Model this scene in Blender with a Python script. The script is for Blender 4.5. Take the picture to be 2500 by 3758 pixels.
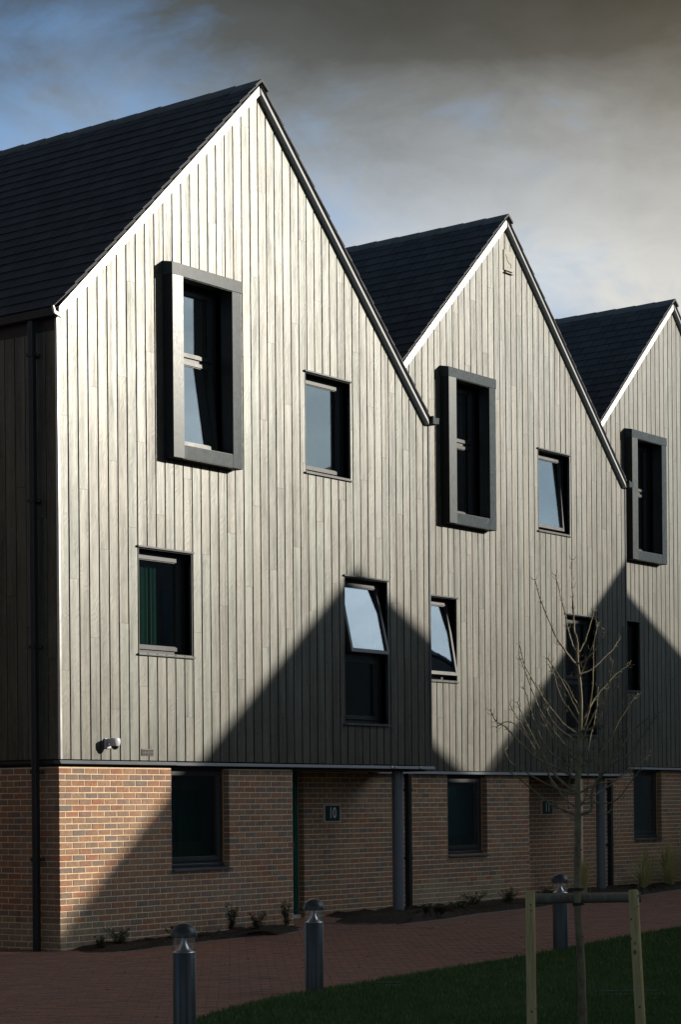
import bpy, bmesh, math, random
import numpy as np
from mathutils import Vector, Matrix

for o in list(bpy.data.objects): bpy.data.objects.remove(o)
scene = bpy.context.scene
COL = scene.collection
R = math.radians
random.seed(7)

# ------------------------------------------------------------------ camera
CX, CY, CZ = -18.1738, -17.9264, -0.5761
YAW, ROLL, FOC, PPY = 0.9234, -0.0086, 7785.16, 2954.06
cyw, syw = math.cos(YAW), math.sin(YAW)
FW = Vector((syw, cyw, 0)); RT0 = Vector((cyw, -syw, 0)); UP0 = Vector((0, 0, 1))
RT = RT0*math.cos(ROLL) + UP0*math.sin(ROLL)
UP = UP0*math.cos(ROLL) - RT0*math.sin(ROLL)
CAM = Vector((CX, CY, CZ))
cam_d = bpy.data.cameras.new('camera'); cam = bpy.data.objects.new('camera', cam_d); COL.objects.link(cam)
m = Matrix.Identity(4)
for i in range(3):
    m[i][0] = RT[i]; m[i][1] = UP[i]; m[i][2] = -FW[i]; m[i][3] = CAM[i]
cam.matrix_world = m
cam_d.sensor_fit = 'VERTICAL'; cam_d.sensor_height = 36.0
cam_d.lens = FOC/3758*36.0
cam_d.shift_y = (PPY-1879)/3758
cam_d.clip_start = 0.1; cam_d.clip_end = 3000
scene.camera = cam
def at(u, v, d):
    """photo pixel + distance along the viewing axis -> a point of the place"""
    return CAM + (FW + RT*((u-1250)/FOC) + UP*((PPY-v)/FOC))*d

# ------------------------------------------------------------------ light
SUN = Vector((0.85, -1.0, 0.36)).normalized()        # towards the sun
scene.view_settings.view_transform = 'Standard'
scene.view_settings.look = 'None'
scene.view_settings.exposure = 0.0
scene.view_settings.gamma = 1.0
scene.cycles.max_bounces = 6; scene.cycles.diffuse_bounces = 3; scene.cycles.glossy_bounces = 4; scene.cycles.transparent_max_bounces = 10
scene.cycles.caustics_reflective = False; scene.cycles.caustics_refractive = False
sd = bpy.data.lights.new('sun', 'SUN'); sd.energy = 5.0; sd.angle = R(0.55); sd.color = (1.0, 0.925, 0.795)
so = bpy.data.objects.new('sun', sd); COL.objects.link(so)
so.rotation_euler = (-SUN).to_track_quat('-Z', 'Y').to_euler()

world = bpy.data.worlds.new('World'); scene.world = world; world.use_nodes = True
def build_world():
    nt = world.node_tree; N = nt.nodes; L = nt.links
    for n in list(N): N.remove(n)
    out = N.new('ShaderNodeOutputWorld'); bg = N.new('ShaderNodeBackground'); bg.inputs[1].default_value = 0.1
    L.new(bg.outputs[0], out.inputs[0])
    tc = N.new('ShaderNodeTexCoord'); D = tc.outputs['Generated']
    sky = N.new('ShaderNodeTexSky'); sky.sky_type = 'NISHITA'; sky.sun_disc = False
    sky.sun_elevation = math.asin(SUN.z); sky.sun_rotation = math.atan2(SUN.x, SUN.y)
    sky.air_density = 1.0; sky.dust_density = 0.6; sky.ozone_density = 1.5
    def math_(op, a, b=None, c=None, clamp=False):
        n = N.new('ShaderNodeMath'); n.operation = op; n.use_clamp = clamp
        for i, x in enumerate((a, b, c)):
            if x is None: continue
            if isinstance(x, (int, float)): n.inputs[i].default_value = x
            else: L.new(x, n.inputs[i])
        return n.outputs[0]
    def dot(v):
        n = N.new('ShaderNodeVectorMath'); n.operation = 'DOT_PRODUCT'; L.new(D, n.inputs[0]); n.inputs[1].default_value = v
        return n.outputs['Value']
    def noise(scale, detail, rough, vec, dist=0.0, loc=(0, 0, 0), sc=(1, 1, 1)):
        mp = N.new('ShaderNodeMapping'); L.new(vec, mp.inputs[0]); mp.inputs['Location'].default_value = loc; mp.inputs['Scale'].default_value = sc
        n = N.new('ShaderNodeTexNoise'); L.new(mp.outputs[0], n.inputs['Vector'])
        n.inputs['Scale'].default_value = scale; n.inputs['Detail'].default_value = detail; n.inputs['Roughness'].default_value = rough; n.inputs['Distortion'].default_value = dist
        return n.outputs['Fac']
    def ramp(fac, stops):
        n = N.new('ShaderNodeValToRGB'); L.new(fac, n.inputs[0]); e = n.color_ramp.elements
        while len(e) > 1: e.remove(e[-1])
        for i, (p, c) in enumerate(stops):
            x = e[0] if i == 0 else e.new(p)
            x.position = p; x.color = (*c, 1)
        return n.outputs[0]
    def mix(f, a, b, typ='MIX'):
        n = N.new('ShaderNodeMix'); n.data_type = 'RGBA'; n.blend_type = typ
        if isinstance(f, (int, float)): n.inputs[0].default_value = f
        else: L.new(f, n.inputs[0])
        for k, x in ((6, a), (7, b)):
            if isinstance(x, tuple): n.inputs[k].default_value = (*x, 1)
            else: L.new(x, n.inputs[k])
        return n.outputs[2]
    z = dot((0, 0, 1)); side = math_('MINIMUM', math_('MAXIMUM', dot((cyw, -syw, 0)), -0.3), 0.2); cs = math_('MAXIMUM', dot(tuple(SUN)), 0.0)
    n1 = noise(4.2, 3, 0.45, D, 0.25, (3.1, 0.4, 1.7), (1, 1, 1.7))
    n2 = noise(12.0, 6, 0.58, D, 0.5, (0.3, 2.2, 5.0), (1, 1, 2.0))
    n3 = noise(26.0, 6, 0.6, D, 0.8, (4.3, 1.2, 2.0), (1, 1, 1.8))
    # height in the cloud deck, wobbled by noise so that the layers are ragged
    h = math_('ADD', z, math_('MULTIPLY', math_('SUBTRACT', n1, 0.5), 0.10))
    h = math_('ADD', h, math_('MULTIPLY', math_('SUBTRACT', n2, 0.5), 0.07))
    deck = ramp(h, CLOUD)
    puff = math_('ADD', 0.62, math_('MULTIPLY', math_('ADD', n2, math_('MULTIPLY', n3, 0.5)), 0.5))
    deck = mix(1.0, deck, puff, 'MULTIPLY')
    warm = math_('ADD', math_('MULTIPLY', side, 4.2), 0.22, clamp=True)
    deck = mix(1.0, deck, mix(warm, (0.84, 0.98, 1.15), (1.06, 1.0, 0.88)), 'MULTIPLY')
    blue = mix(1.0, sky.outputs[0], (0.55, 0.80, 1.05), 'MULTIPLY')
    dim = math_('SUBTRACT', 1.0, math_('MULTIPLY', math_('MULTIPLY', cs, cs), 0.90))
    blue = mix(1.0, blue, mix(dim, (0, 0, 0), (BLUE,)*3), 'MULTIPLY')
    # the storm deck thins out towards the left of the view and around the sun
    cov = math_('ADD', math_('MULTIPLY', side, 3.6), math_('MULTIPLY', math_('SUBTRACT', n1, 0.5), 1.6))
    cov = math_('ADD', cov, math_('MULTIPLY', math_('SUBTRACT', n2, 0.5), 1.5))
    cov = math_('ADD', cov, math_('MULTIPLY', math_('SUBTRACT', n3, 0.5), 0.5))
    cov = math_('ADD', cov, math_('MULTIPLY', math_('SUBTRACT', z, 0.265), 4.8))
    cov = math_('SUBTRACT', cov, math_('MULTIPLY', math_('MULTIPLY', cs, cs), 3.2))
    cov = math_('ADD', cov, 0.86, clamp=True)
    cov = math_('ADD', 0.12, math_('MULTIPLY', cov, 0.88))
    col = mix(cov, blue, deck)
    # added glow in the unseen sky, aimed at what the tilted panes reflect
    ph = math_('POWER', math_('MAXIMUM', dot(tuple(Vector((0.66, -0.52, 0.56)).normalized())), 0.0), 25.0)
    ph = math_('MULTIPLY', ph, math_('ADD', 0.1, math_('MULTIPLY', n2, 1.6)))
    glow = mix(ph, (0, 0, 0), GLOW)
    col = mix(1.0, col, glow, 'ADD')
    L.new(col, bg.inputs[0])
# (sin of elevation -> radiance x10); the deck darkens upwards and stays dark overhead
CLOUD = [(0.00, (5.2, 5.4, 5.6)), (0.15, (7.2, 7.3, 7.5)), (0.24, (6.9, 7.0, 7.1)), (0.282, (4.5, 4.55, 4.6)), (0.310, (2.6, 2.55, 2.4)),
         (0.338, (1.22, 1.14, 0.97)), (0.375, (0.72, 0.66, 0.53)), (0.5, (0.45, 0.42, 0.38)), (1.0, (0.32, 0.33, 0.35))]
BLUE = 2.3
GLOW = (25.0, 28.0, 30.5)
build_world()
world.cycles.sampling_method = 'MANUAL'; world.cycles.sample_map_resolution = 256

# ------------------------------------------------------------------ materials
MATS = {}
BOARD_SPEC = 0.60
class NT:
    def __init__(s, name):
        s.mat = bpy.data.materials.new(name); s.mat.use_nodes = True
        s.t = s.mat.node_tree; s.N = s.t.nodes; s.L = s.t.links
        s.b = s.N['Principled BSDF']; MATS[name] = s.mat
        s.tc = s.N.new('ShaderNodeTexCoord')
        s.info = s.N.new('ShaderNodeObjectInfo'); s.geo = s.N.new('ShaderNodeNewGeometry')
    def link(s, a, b): s.L.new(a, b)
    def set(s, k, v):
        i = s.b.inputs[k]
        if isinstance(v, (int, float)): i.default_value = v
        elif isinstance(v, tuple): i.default_value = (*v, 1) if len(v) == 3 else v
        else: s.L.new(v, i)
    def math(s, op, a, b=None, c=None, clamp=False):
        n = s.N.new('ShaderNodeMath'); n.operation = op; n.use_clamp = clamp
        for i, x in enumerate((a, b, c)):
            if x is None: continue
            if isinstance(x, (int, float)): n.inputs[i].default_value = x
            else: s.L.new(x, n.inputs[i])
        return n.outputs[0]
    def rnd(s):
        """0..1, one value per object and per loose piece of a joined mesh"""
        return s.math('FRACT', s.math('ADD', s.info.outputs['Random'], s.geo.outputs['Random Per Island']))
    def vec(s, src='Object', scale=(1, 1, 1), jitter=None, loc=(0, 0, 0)):
        mp = s.N.new('ShaderNodeMapping'); s.L.new(s.tc.outputs[src], mp.inputs[0]); mp.inputs['Scale'].default_value = scale; mp.inputs['Location'].default_value = loc
        v = mp.outputs[0]
        if jitter is not None:
            a = s.N.new('ShaderNodeVectorMath'); a.operation = 'ADD'; s.L.new(v, a.inputs[0])
            cb = s.N.new('ShaderNodeCombineXYZ'); j = s.math('MULTIPLY', s.rnd(), jitter)
            s.L.new(j, cb.inputs[0]); s.L.new(s.math('MULTIPLY', j, 1.7), cb.inputs[1]); s.L.new(s.math('MULTIPLY', j, 0.6), cb.inputs[2])
            s.L.new(cb.outputs[0], a.inputs[1]); v = a.outputs[0]
        return v
    def noise(s, scale, detail=4, rough=0.55, vec=None, dist=0.0):
        n = s.N.new('ShaderNodeTexNoise')
        n.inputs['Scale'].default_value = scale; n.inputs['Detail'].default_value = detail; n.inputs['Roughness'].default_value = rough; n.inputs['Distortion'].default_value = dist
        if vec is not None: s.L.new(vec, n.inputs['Vector'])
        return n.outputs['Fac']
    def place(s, scale, sc=(1, 1, 1), detail=4, rough=0.6):
        mp = s.N.new('ShaderNodeMapping'); s.L.new(s.geo.outputs['Position'], mp.inputs[0]); mp.inputs['Scale'].default_value = sc
        return s.noise(scale, detail, rough, mp.outputs[0], 0.4)
    def ramp(s, f, stops, interp='LINEAR'):
        n = s.N.new('ShaderNodeValToRGB'); s.L.new(f, n.inputs[0]); e = n.color_ramp.elements; n.color_ramp.interpolation = interp
        while len(e) > 1: e.remove(e[-1])
        for i, (p, c) in enumerate(stops):
            x = e[0] if i == 0 else e.new(p)
            x.position = p; x.color = (*c, 1) if isinstance(c, tuple) else (c, c, c, 1)
        return n.outputs[0]
    def mix(s, f, a, b, typ='MIX'):
        n = s.N.new('ShaderNodeMix'); n.data_type = 'RGBA'; n.blend_type = typ
        if isinstance(f, (int, float)): n.inputs[0].default_value = f
        else: s.L.new(f, n.inputs[0])
        for k, x in ((6, a), (7, b)):
            if isinstance(x, tuple): n.inputs[k].default_value = (*x, 1)
            elif isinstance(x, (int, float)): n.inputs[k].default_value = (x, x, x, 1)
            else: s.L.new(x, n.inputs[k])
        return n.outputs[2]
    def bump(s, h, strength=0.3, dist=0.01):
        n = s.N.new('ShaderNodeBump'); n.inputs['Strength'].default_value = strength; n.inputs['Distance'].default_value = dist
        s.L.new(h, n.inputs['Height']); s.L.new(n.outputs[0], s.b.inputs['Normal'])

def simple(name, col, rough=0.5, metal=0.0, spec=0.5, var=0.12, nscale=9.0, bump=0.0, bscale=60.0):
    k = NT(name)
    n = k.noise(nscale, 4, 0.6, k.vec('Object', jitter=30))
    lo = tuple(c*(1-var) for c in col); hi = tuple(min(1, c*(1+var)) for c in col)
    k.set('Base Color', k.ramp(n, [(0.3, lo), (0.7, hi)]))
    k.set('Roughness', k.ramp(n, [(0.3, max(0, rough-0.05)), (0.7, min(1, rough+0.05))]))
    k.set('Metallic', metal); k.set('Specular IOR Level', spec)
    if bump: k.bump(k.noise(bscale, 4, 0.6, k.vec('Object')), bump, 0.004)
    return k.mat

def mat_board():
    k = NT('fibre_board')
    rnd = k.rnd()
    v = k.vec('Object', (1, 1, 0.035), jitter=40)
    v2 = k.vec('Object', (1, 1, 0.20), jitter=40)
    streak = k.noise(12, 4, 0.58, v, 0.3)
    fine = k.noise(90, 3, 0.65, k.vec('Object', (1, 1, 0.05), jitter=40), 0.3)
    blot = k.noise(7.5, 5, 0.65, k.vec('Object', (1, 1, 0.3), jitter=25))
    # cathedral grain: rings of a slowly drifting field
    field = k.noise(6.0, 2, 0.5, v2, 0.25)
    ring = k.math('ABSOLUTE', k.math('SUBTRACT', k.math('FRACT', k.math('MULTIPLY', field, 15.0)), 0.5))
    ring = k.math('MULTIPLY', ring, 2.0)
    tone = k.math('ADD', k.math('MULTIPLY', streak, 0.52), k.math('MULTIPLY', blot, 0.30))
    tone = k.math('ADD', tone, k.math('MULTIPLY', fine, 0.24))
    tone = k.math('ADD', tone, k.math('MULTIPLY', k.math('SUBTRACT', rnd, 0.5), 0.03))
    base = k.ramp(tone, [(0.36, (0.041, 0.037, 0.029)), (0.50, (0.066, 0.061, 0.048)), (0.64, (0.104, 0.097, 0.078))])
    tint = k.ramp(k.math('FRACT', k.math('MULTIPLY', rnd, 7.3)), [(0.0, (0.97, 0.95, 0.90)), (0.5, (1.0, 1.0, 0.97)), (1.0, (0.96, 1.0, 0.96))])
    tone = k.math('ADD', tone, k.math('MULTIPLY', k.math('SUBTRACT', k.place(1.3, (1, 1, 0.22), 5), 0.5), 0.16))
    base = k.mix(1.0, base, tint, 'MULTIPLY')
    base = k.mix(k.math('MULTIPLY', k.math('POWER', ring, 6.0), 0.30), base, (0.20, 0.19, 0.165))
    k.set('Base Color', base)
    k.set('Roughness', k.ramp(tone, [(0.38, 0.42), (0.50, 0.395), (0.62, 0.38)]))
    sp = k.ramp(tone, [(0.38, BOARD_SPEC*0.66), (0.50, BOARD_SPEC*0.98), (0.62, BOARD_SPEC*1.26)])
    k.set('Specular IOR Level', sp); k.L.new(tint, k.b.inputs['Specular Tint'])
    hh = k.math('ADD', k.math('MULTIPLY', ring, 0.5), k.math('MULTIPLY', fine, 0.9))
    k.bump(hh, 0.36, 0.0018)
    return k.mat

def mat_brick(name, ramp_, stain=(0.50, 0.42, 0.33)):
    k = NT(name)
    rnd = k.rnd()
    base = k.ramp(rnd, ramp_, 'LINEAR')
    n = k.noise(22, 5, 0.65, k.vec('Object', jitter=60))
    sp = k.noise(120, 3, 0.6, k.vec('Object', jitter=60))
    base = k.mix(k.ramp(n, [(0.42, 0.0), (0.70, 0.55)]), base, (0.13, 0.11, 0.10))
    base = k.mix(k.ramp(sp, [(0.60, 0.0), (0.70, 0.6)]), base, (0.05, 0.045, 0.04))
    base = k.mix(k.ramp(n, [(0.28, 0.5), (0.42, 0.0)]), base, (0.38, 0.30, 0.22))
    wz = k.place(1.1); wy = k.place(3.4, detail=5)
    base = k.mix(k.ramp(wz, [(0.54, 0.0), (0.74, 0.24)]), base, stain)
    base = k.mix(k.ramp(wy, [(0.56, 0.0), (0.72, 0.30)]), base, (0.09, 0.08, 0.075))
    k.set('Base Color', base); k.set('Roughness', 0.86); k.set('Specular IOR Level', 0.25)
    k.bump(k.math('ADD', n, k.math('MULTIPLY', sp, 0.5)), 0.5, 0.004)
    return k.mat

def mat_slate():
    k = NT('slate')
    rnd = k.rnd()
    n = k.noise(7, 5, 0.6, k.vec('Object', jitter=50))
    base = k.ramp(rnd, [(0.0, (0.037, 0.039, 0.046)), (0.5, (0.046, 0.049, 0.058)), (1.0, (0.057, 0.060, 0.070))])
    base = k.mix(k.ramp(n, [(0.4, 0.0), (0.75, 0.4)]), base, (0.056, 0.056, 0.060))
    k.set('Base Color', base); k.set('Roughness', 0.62); k.set('Specular IOR Level', 0.35)
    k.bump(k.noise(60, 4, 0.6, k.vec('Object', jitter=50)), 0.25, 0.003)
    return k.mat

def mat_zinc():
    k = NT('zinc')
    v = k.vec('Object', jitter=20)
    n = k.noise(9, 5, 0.65, v, 0.8); sc = k.noise(60, 4, 0.7, k.vec('Object', (1, 1, 0.25), jitter=20), 0.5)
    k.set('Base Color', k.ramp(n, [(0.3, (0.036, 0.048, 0.055)), (0.6, (0.052, 0.066, 0.074)), (0.8, (0.095, 0.115, 0.125))]))
    k.set('Specular IOR Level', 0.11)
    k.set('Roughness', k.ramp(sc, [(0.3, 0.23), (0.7, 0.31)]))
    k.bump(n, 0.06, 0.004)
    return k.mat

def mat_glass():
    k = NT('window_glass')
    fr = k.N.new('ShaderNodeLayerWeight'); fr.inputs[0].default_value = 0.5
    tr = k.N.new('ShaderNodeBsdfTransparent'); tr.inputs[0].default_value = (0.84, 0.88, 0.87, 1)
    gl = k.N.new('ShaderNodeBsdfGlossy'); gl.inputs['Roughness'].default_value = 0.012; gl.inputs[0].default_value = (0.9, 0.96, 1.0, 1)
    mx = k.N.new('ShaderNodeMixShader')
    k.L.new(k.math('ADD', k.math('MULTIPLY', k.math('POWER', fr.outputs['Facing'], 3.0), 0.8), 0.20, clamp=True), mx.inputs[0])
    k.L.new(tr.outputs[0], mx.inputs[1]); k.L.new(gl.outputs[0], mx.inputs[2])
    # panes are never quite flat
    b = k.N.new('ShaderNodeBump'); b.inputs['Strength'].default_value = 0.05; b.inputs['Distance'].default_value = 0.02
    k.L.new(k.noise(1.8, 1, 0.4, k.vec('Object', jitter=9)), b.inputs['Height'])
    k.L.new(b.outputs[0], gl.inputs['Normal'])
    k.L.new(mx.outputs[0], k.N['Material Output'].inputs[0])
    return k.mat

def mat_clear():
    k = NT('clear_lens')
    fr = k.N.new('ShaderNodeLayerWeight'); fr.inputs[0].default_value = 0.5
    tr = k.N.new('ShaderNodeBsdfTransparent'); tr.inputs[0].default_value = (0.97, 0.975, 0.97, 1)
    gl = k.N.new('ShaderNodeBsdfGlossy'); gl.inputs['Roughness'].default_value = 0.05
    mx = k.N.new('ShaderNodeMixShader')
    k.L.new(k.math('ADD', k.math('MULTIPLY', k.math('POWER', fr.outputs['Facing'], 3.0), 0.8), 0.09, clamp=True), mx.inputs[0]); df = k.N.new('ShaderNodeBsdfTranslucent'); df.inputs[0].default_value = (0.8, 0.8, 0.78, 1); m2 = k.N.new('ShaderNodeMixShader'); m2.inputs[0].default_value = 0.18
    k.L.new(tr.outputs[0], m2.inputs[1]); k.L.new(df.outputs[0], m2.inputs[2])
    k.L.new(m2.outputs[0], mx.inputs[1]); k.L.new(gl.outputs[0], mx.inputs[2])
    k.L.new(mx.outputs[0], k.N['Material Output'].inputs[0])
    return k.mat

def mat_wood(name, a, b, knots=True):
    k = NT(name)
    v = k.vec('Object', (1, 1, 0.12), jitter=13)
    n = k.noise(30, 5, 0.6, v, 0.6)
    base = k.ramp(n, [(0.3, a), (0.7, b)])
    if knots:
        vo = k.N.new('ShaderNodeTexVoronoi'); vo.inputs['Scale'].default_value = 9.0
        k.L.new(k.vec('Object', (1, 1, 0.7), jitter=5), vo.inputs['Vector'])
        base = k.mix(k.ramp(vo.outputs['Distance'], [(0.08, 0.85), (0.16, 0.0)]), base, tuple(c*0.22 for c in a))
    k.set('Base Color', base); k.set('Roughness', 0.8); k.set('Specular IOR Level', 0.25)
    k.bump(n, 0.3, 0.003)
    return k.mat

def mat_bark():
    k = NT('bark')
    n = k.noise(26, 5, 0.65, k.vec('Object', (1, 1, 0.5)))
    mo = k.noise(7, 4, 0.6, k.vec('Object'))
    base = k.ramp(n, [(0.3, (0.085, 0.060, 0.036)), (0.7, (0.21, 0.16, 0.10))])
    base = k.mix(k.ramp(mo, [(0.48, 0.0), (0.62, 0.6)]), base, (0.21, 0.20, 0.085))
    k.set('Base Color', base); k.set('Roughness', 0.75); k.bump(n, 0.4, 0.004)
    return k.mat

def mat_leaf(name, a, b, patch=None):
    k = NT(name)
    base = k.ramp(k.rnd(), [(0.0, a), (1.0, b)])
    if patch:
        base = k.mix(k.ramp(k.place(0.8, detail=3), [(0.42, 0.0), (0.66, 0.75)]), base, patch)
        base = k.mix(k.ramp(k.place(5.0, detail=3), [(0.55, 0.0), (0.72, 0.5)]), base, tuple(c*0.45 for c in a))
    k.set('Base Color', base); k.set('Roughness', 0.55); k.set('Specular IOR Level', 0.35)
    return k.mat

def mat_ground(name, a, b, scale, bump, rough=0.95, c=None):
    k = NT(name)
    n = k.noise(scale, 6, 0.65, k.vec('Object')); n2 = k.noise(scale*0.12, 3, 0.5, k.vec('Object'))
    base = k.ramp(n, [(0.3, a), (0.7, b)])
    if c: base = k.mix(k.ramp(n2, [(0.4, 0.0), (0.65, 0.7)]), base, c)
    k.set('Base Color', base); k.set('Roughness', rough); k.set('Specular IOR Level', 0.2)
    k.bump(n, bump, 0.03)
    return k.mat

BR = [(0.0, (0.37, 0.20, 0.122)), (0.14, (0.42, 0.245, 0.145)), (0.26, (0.39, 0.162, 0.094)), (0.38, (0.35, 0.198, 0.125)), (0.50, (0.25, 0.18, 0.142)),
      (0.60, (0.37, 0.225, 0.142)), (0.70, (0.205, 0.168, 0.150)), (0.80, (0.39, 0.188, 0.11)), (0.90, (0.31, 0.205, 0.142)), (1.0, (0.37, 0.212, 0.132))]
BF = [(0.0, (0.34, 0.25, 0.165)), (0.5, (0.40, 0.30, 0.20)), (1.0, (0.31, 0.235, 0.16))]
PV = [(0.0, (0.32, 0.150, 0.105)), (0.3, (0.35, 0.175, 0.120)), (0.5, (0.265, 0.145, 0.110)), (0.7, (0.37, 0.18, 0.115)), (0.86, (0.22, 0.132, 0.108)), (1.0, (0.33, 0.162, 0.110))]
mat_board(); mat_brick('brick', BR); mat_brick('brick_buff', BF); mat_brick('paver', PV, (0.22, 0.15, 0.125)); mat_slate(); mat_zinc(); mat_glass(); mat_clear(); mat_bark()
mat_wood('stake_wood', (0.34, 0.25, 0.12), (0.52, 0.41, 0.21)); mat_wood('rail_wood', (0.12, 0.10, 0.08), (0.20, 0.175, 0.14))
simple('mortar', (0.74, 0.57, 0.38), 0.95, spec=0.1, var=0.15, nscale=18, bump=0.3)
simple('verge_metal', (0.62, 0.61, 0.59), 0.20, 0.15, spec=1.0, var=0.05, nscale=3)
simple('flashing', (0.095, 0.10, 0.108), 0.36, 0.0, spec=0.22, var=0.1, nscale=5)
simple('black_metal', (0.018, 0.019, 0.022), 0.42, 0.0, spec=0.4, var=0.15)
simple('dark_void', (0.012, 0.012, 0.013), 0.9, spec=0.05)
simple('frame_grey', (0.042, 0.044, 0.048), 0.36, 0.0, spec=0.34, var=0.08)
simple('column_paint', (0.155, 0.17, 0.195), 0.42, 0.0, spec=0.45, var=0.05, nscale=4)
simple('room_wall', (0.16, 0.145, 0.125), 0.9, spec=0.1)
simple('curtain_green', (0.038, 0.115, 0.085), 0.85, spec=0.1, nscale=3)
simple('curtain_dark', (0.018, 0.06, 0.045), 0.85, spec=0.1, nscale=3)
simple('curtain_pale', (0.55, 0.52, 0.42), 0.85, spec=0.1, nscale=3)
simple('door_green', (0.014, 0.13, 0.11), 0.38, spec=0.45, var=0.08)
simple('white_plastic', (0.62, 0.61, 0.64), 0.35, spec=0.5, var=0.03)
simple('white_paint', (0.80, 0.80, 0.78), 0.5, var=0.02)
simple('black_plastic', (0.012, 0.012, 0.013), 0.2, spec=0.5)
simple('sign_green', (0.012, 0.045, 0.036), 0.4, spec=0.4, var=0.05)
simple('sign_edge', (0.62, 0.47, 0.37), 0.5, var=0.05)
simple('bollard_paint', (0.036, 0.041, 0.046), 0.36, spec=0.42, var=0.06, nscale=14)
simple('reflector_metal', (0.75, 0.74, 0.77), 0.3, 0.9, var=0.03)
simple('rubber', (0.012, 0.012, 0.012), 0.6, spec=0.3)
simple('orange_timber', (0.36, 0.14, 0.04), 0.7, spec=0.2)
simple('plate_cream', (0.30, 0.28, 0.23), 0.5, spec=0.4, var=0.05)
simple('grille', (0.10, 0.095, 0.085), 0.5, spec=0.4)
simple('plain_wall', (0.13, 0.10, 0.085), 0.85, spec=0.2)
simple('plain_roof', (0.05, 0.055, 0.068), 0.6, spec=0.3)
simple('ridge_clay', (0.115, 0.115, 0.118), 0.75, spec=0.25, var=0.2, nscale=6)
simple('concrete', (0.20, 0.19, 0.175), 0.9, spec=0.2, bump=0.3)
mat_leaf('leaf_green', (0.035, 0.062, 0.022), (0.08, 0.115, 0.04)); mat_leaf('leaf_straw', (0.36, 0.33, 0.14), (0.66, 0.56, 0.28)); mat_leaf('leaf_yellow', (0.30, 0.34, 0.02), (0.42, 0.46, 0.05))
mat_leaf('leaf_dead', (0.07, 0.04, 0.02), (0.12, 0.075, 0.035)); mat_leaf('grass_blade', (0.035, 0.085, 0.014), (0.085, 0.15, 0.03), (0.10, 0.135, 0.035))
mat_ground('soil', (0.022, 0.016, 0.012), (0.07, 0.052, 0.038), 28, 0.9)
mat_ground('turf', (0.022, 0.045, 0.010), (0.045, 0.08, 0.02), 30, 0.6)
mat_ground('earth', (0.05, 0.065, 0.03), (0.085, 0.10, 0.05), 3, 0.3, c=(0.09, 0.085, 0.06))
mat_ground('joint_sand', (0.12, 0.085, 0.07), (0.19, 0.135, 0.11), 40, 0.4)

# ------------------------------------------------------------------ mesh helpers
class MB:
    def __init__(s): s.v = []; s.f = []
    def add(s, v, f):
        o = len(s.v); s.v += [tuple(p) for p in v]; s.f += [tuple(i+o for i in q) for q in f]; return s
    def box(s, x0, x1, y0, y1, z0, z1):
        return s.add([(x0, y0, z0), (x1, y0, z0), (x1, y1, z0), (x0, y1, z0), (x0, y0, z1), (x1, y0, z1), (x1, y1, z1), (x0, y1, z1)],
                     [(0, 3, 2, 1), (4, 5, 6, 7), (0, 1, 5, 4), (1, 2, 6, 5), (2, 3, 7, 6), (3, 0, 4, 7)])
    def prism_xz(s, poly, y0, y1):
        """polygon given anticlockwise in x-z (seen from -y), extruded y0..y1"""
        n = len(poly)
        v = [(x, y0, z) for x, z in poly] + [(x, y1, z) for x, z in poly]
        f = [tuple(range(n)), tuple(range(2*n-1, n-1, -1))] + [((i+1) % n, i, n+i, n+(i+1) % n) for i in range(n)]
        return s.add(v, f)
    def prism_yz(s, poly, x0, x1):
        n = len(poly)
        v = [(x0, y, z) for y, z in poly] + [(x1, y, z) for y, z in poly]
        f = [tuple(range(n-1, -1, -1)), tuple(range(n, 2*n))] + [(i, (i+1) % n, n+(i+1) % n, n+i) for i in range(n)]
        return s.add(v, f)
    def lathe(s, prof, n=24, c=(0, 0, 0)):
        v = []; f = []
        for r, z in prof:
            for i in range(n):
                a = 2*math.pi*i/n; v.append((c[0]+r*math.cos(a), c[1]+r*math.sin(a), c[2]+z))
        for j in range(len(prof)-1):
            for i in range(n):
                f.append((j*n+i, j*n+(i+1) % n, (j+1)*n+(i+1) % n, (j+1)*n+i))
        return s.add(v, f)
    def cap(s, r, z, n=24, c=(0, 0, 0), up=True):
        v = [(c[0]+r*math.cos(2*math.pi*i/n), c[1]+r*math.sin(2*math.pi*i/n), c[2]+z) for i in range(n)]
        q = tuple(range(n)); return s.add(v, [q if up else q[::-1]])
    def tube(s, pts, rad, n=6, cap=True):
        pts = [Vector(p) for p in pts]; v = []; f = []
        ref = Vector((0.31, 0.77, 0.55))
        for i, p in enumerate(pts):
            t = (pts[min(i+1, len(pts)-1)] - pts[max(i-1, 0)]).normalized()
            a = t.cross(ref).normalized(); b = t.cross(a)
            r = rad[i] if isinstance(rad, (list, tuple)) else rad
            for k in range(n):
                q = 2*math.pi*k/n; v.append(tuple(p + (a*math.cos(q)+b*math.sin(q))*r))
        for j in range(len(pts)-1):
            for i in range(n): f.append((j*n+i, j*n+(i+1) % n, (j+1)*n+(i+1) % n, (j+1)*n+i))
        if cap:
            f.append(tuple(range(n-1, -1, -1))); f.append(tuple(range((len(pts)-1)*n, len(pts)*n)))
        return s.add(v, f)
    def mesh(s, name, mat, smooth=None):
        me = bpy.data.meshes.new(name); me.from_pydata(s.v, [], s.f); me.update()
        if mat: me.materials.append(MATS[mat])
        if smooth is not None:
            me.polygons.foreach_set('use_smooth', [True]*len(me.polygons)); me.set_sharp_from_angle(angle=R(smooth))
        return me
def put(name, me, parent=None, loc=(0, 0, 0), rot=None):
    o = bpy.data.objects.new(name, me); COL.objects.link(o); o.location = loc
    if rot: o.rotation_euler = rot
    if parent: o.parent = parent
    return o
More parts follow.
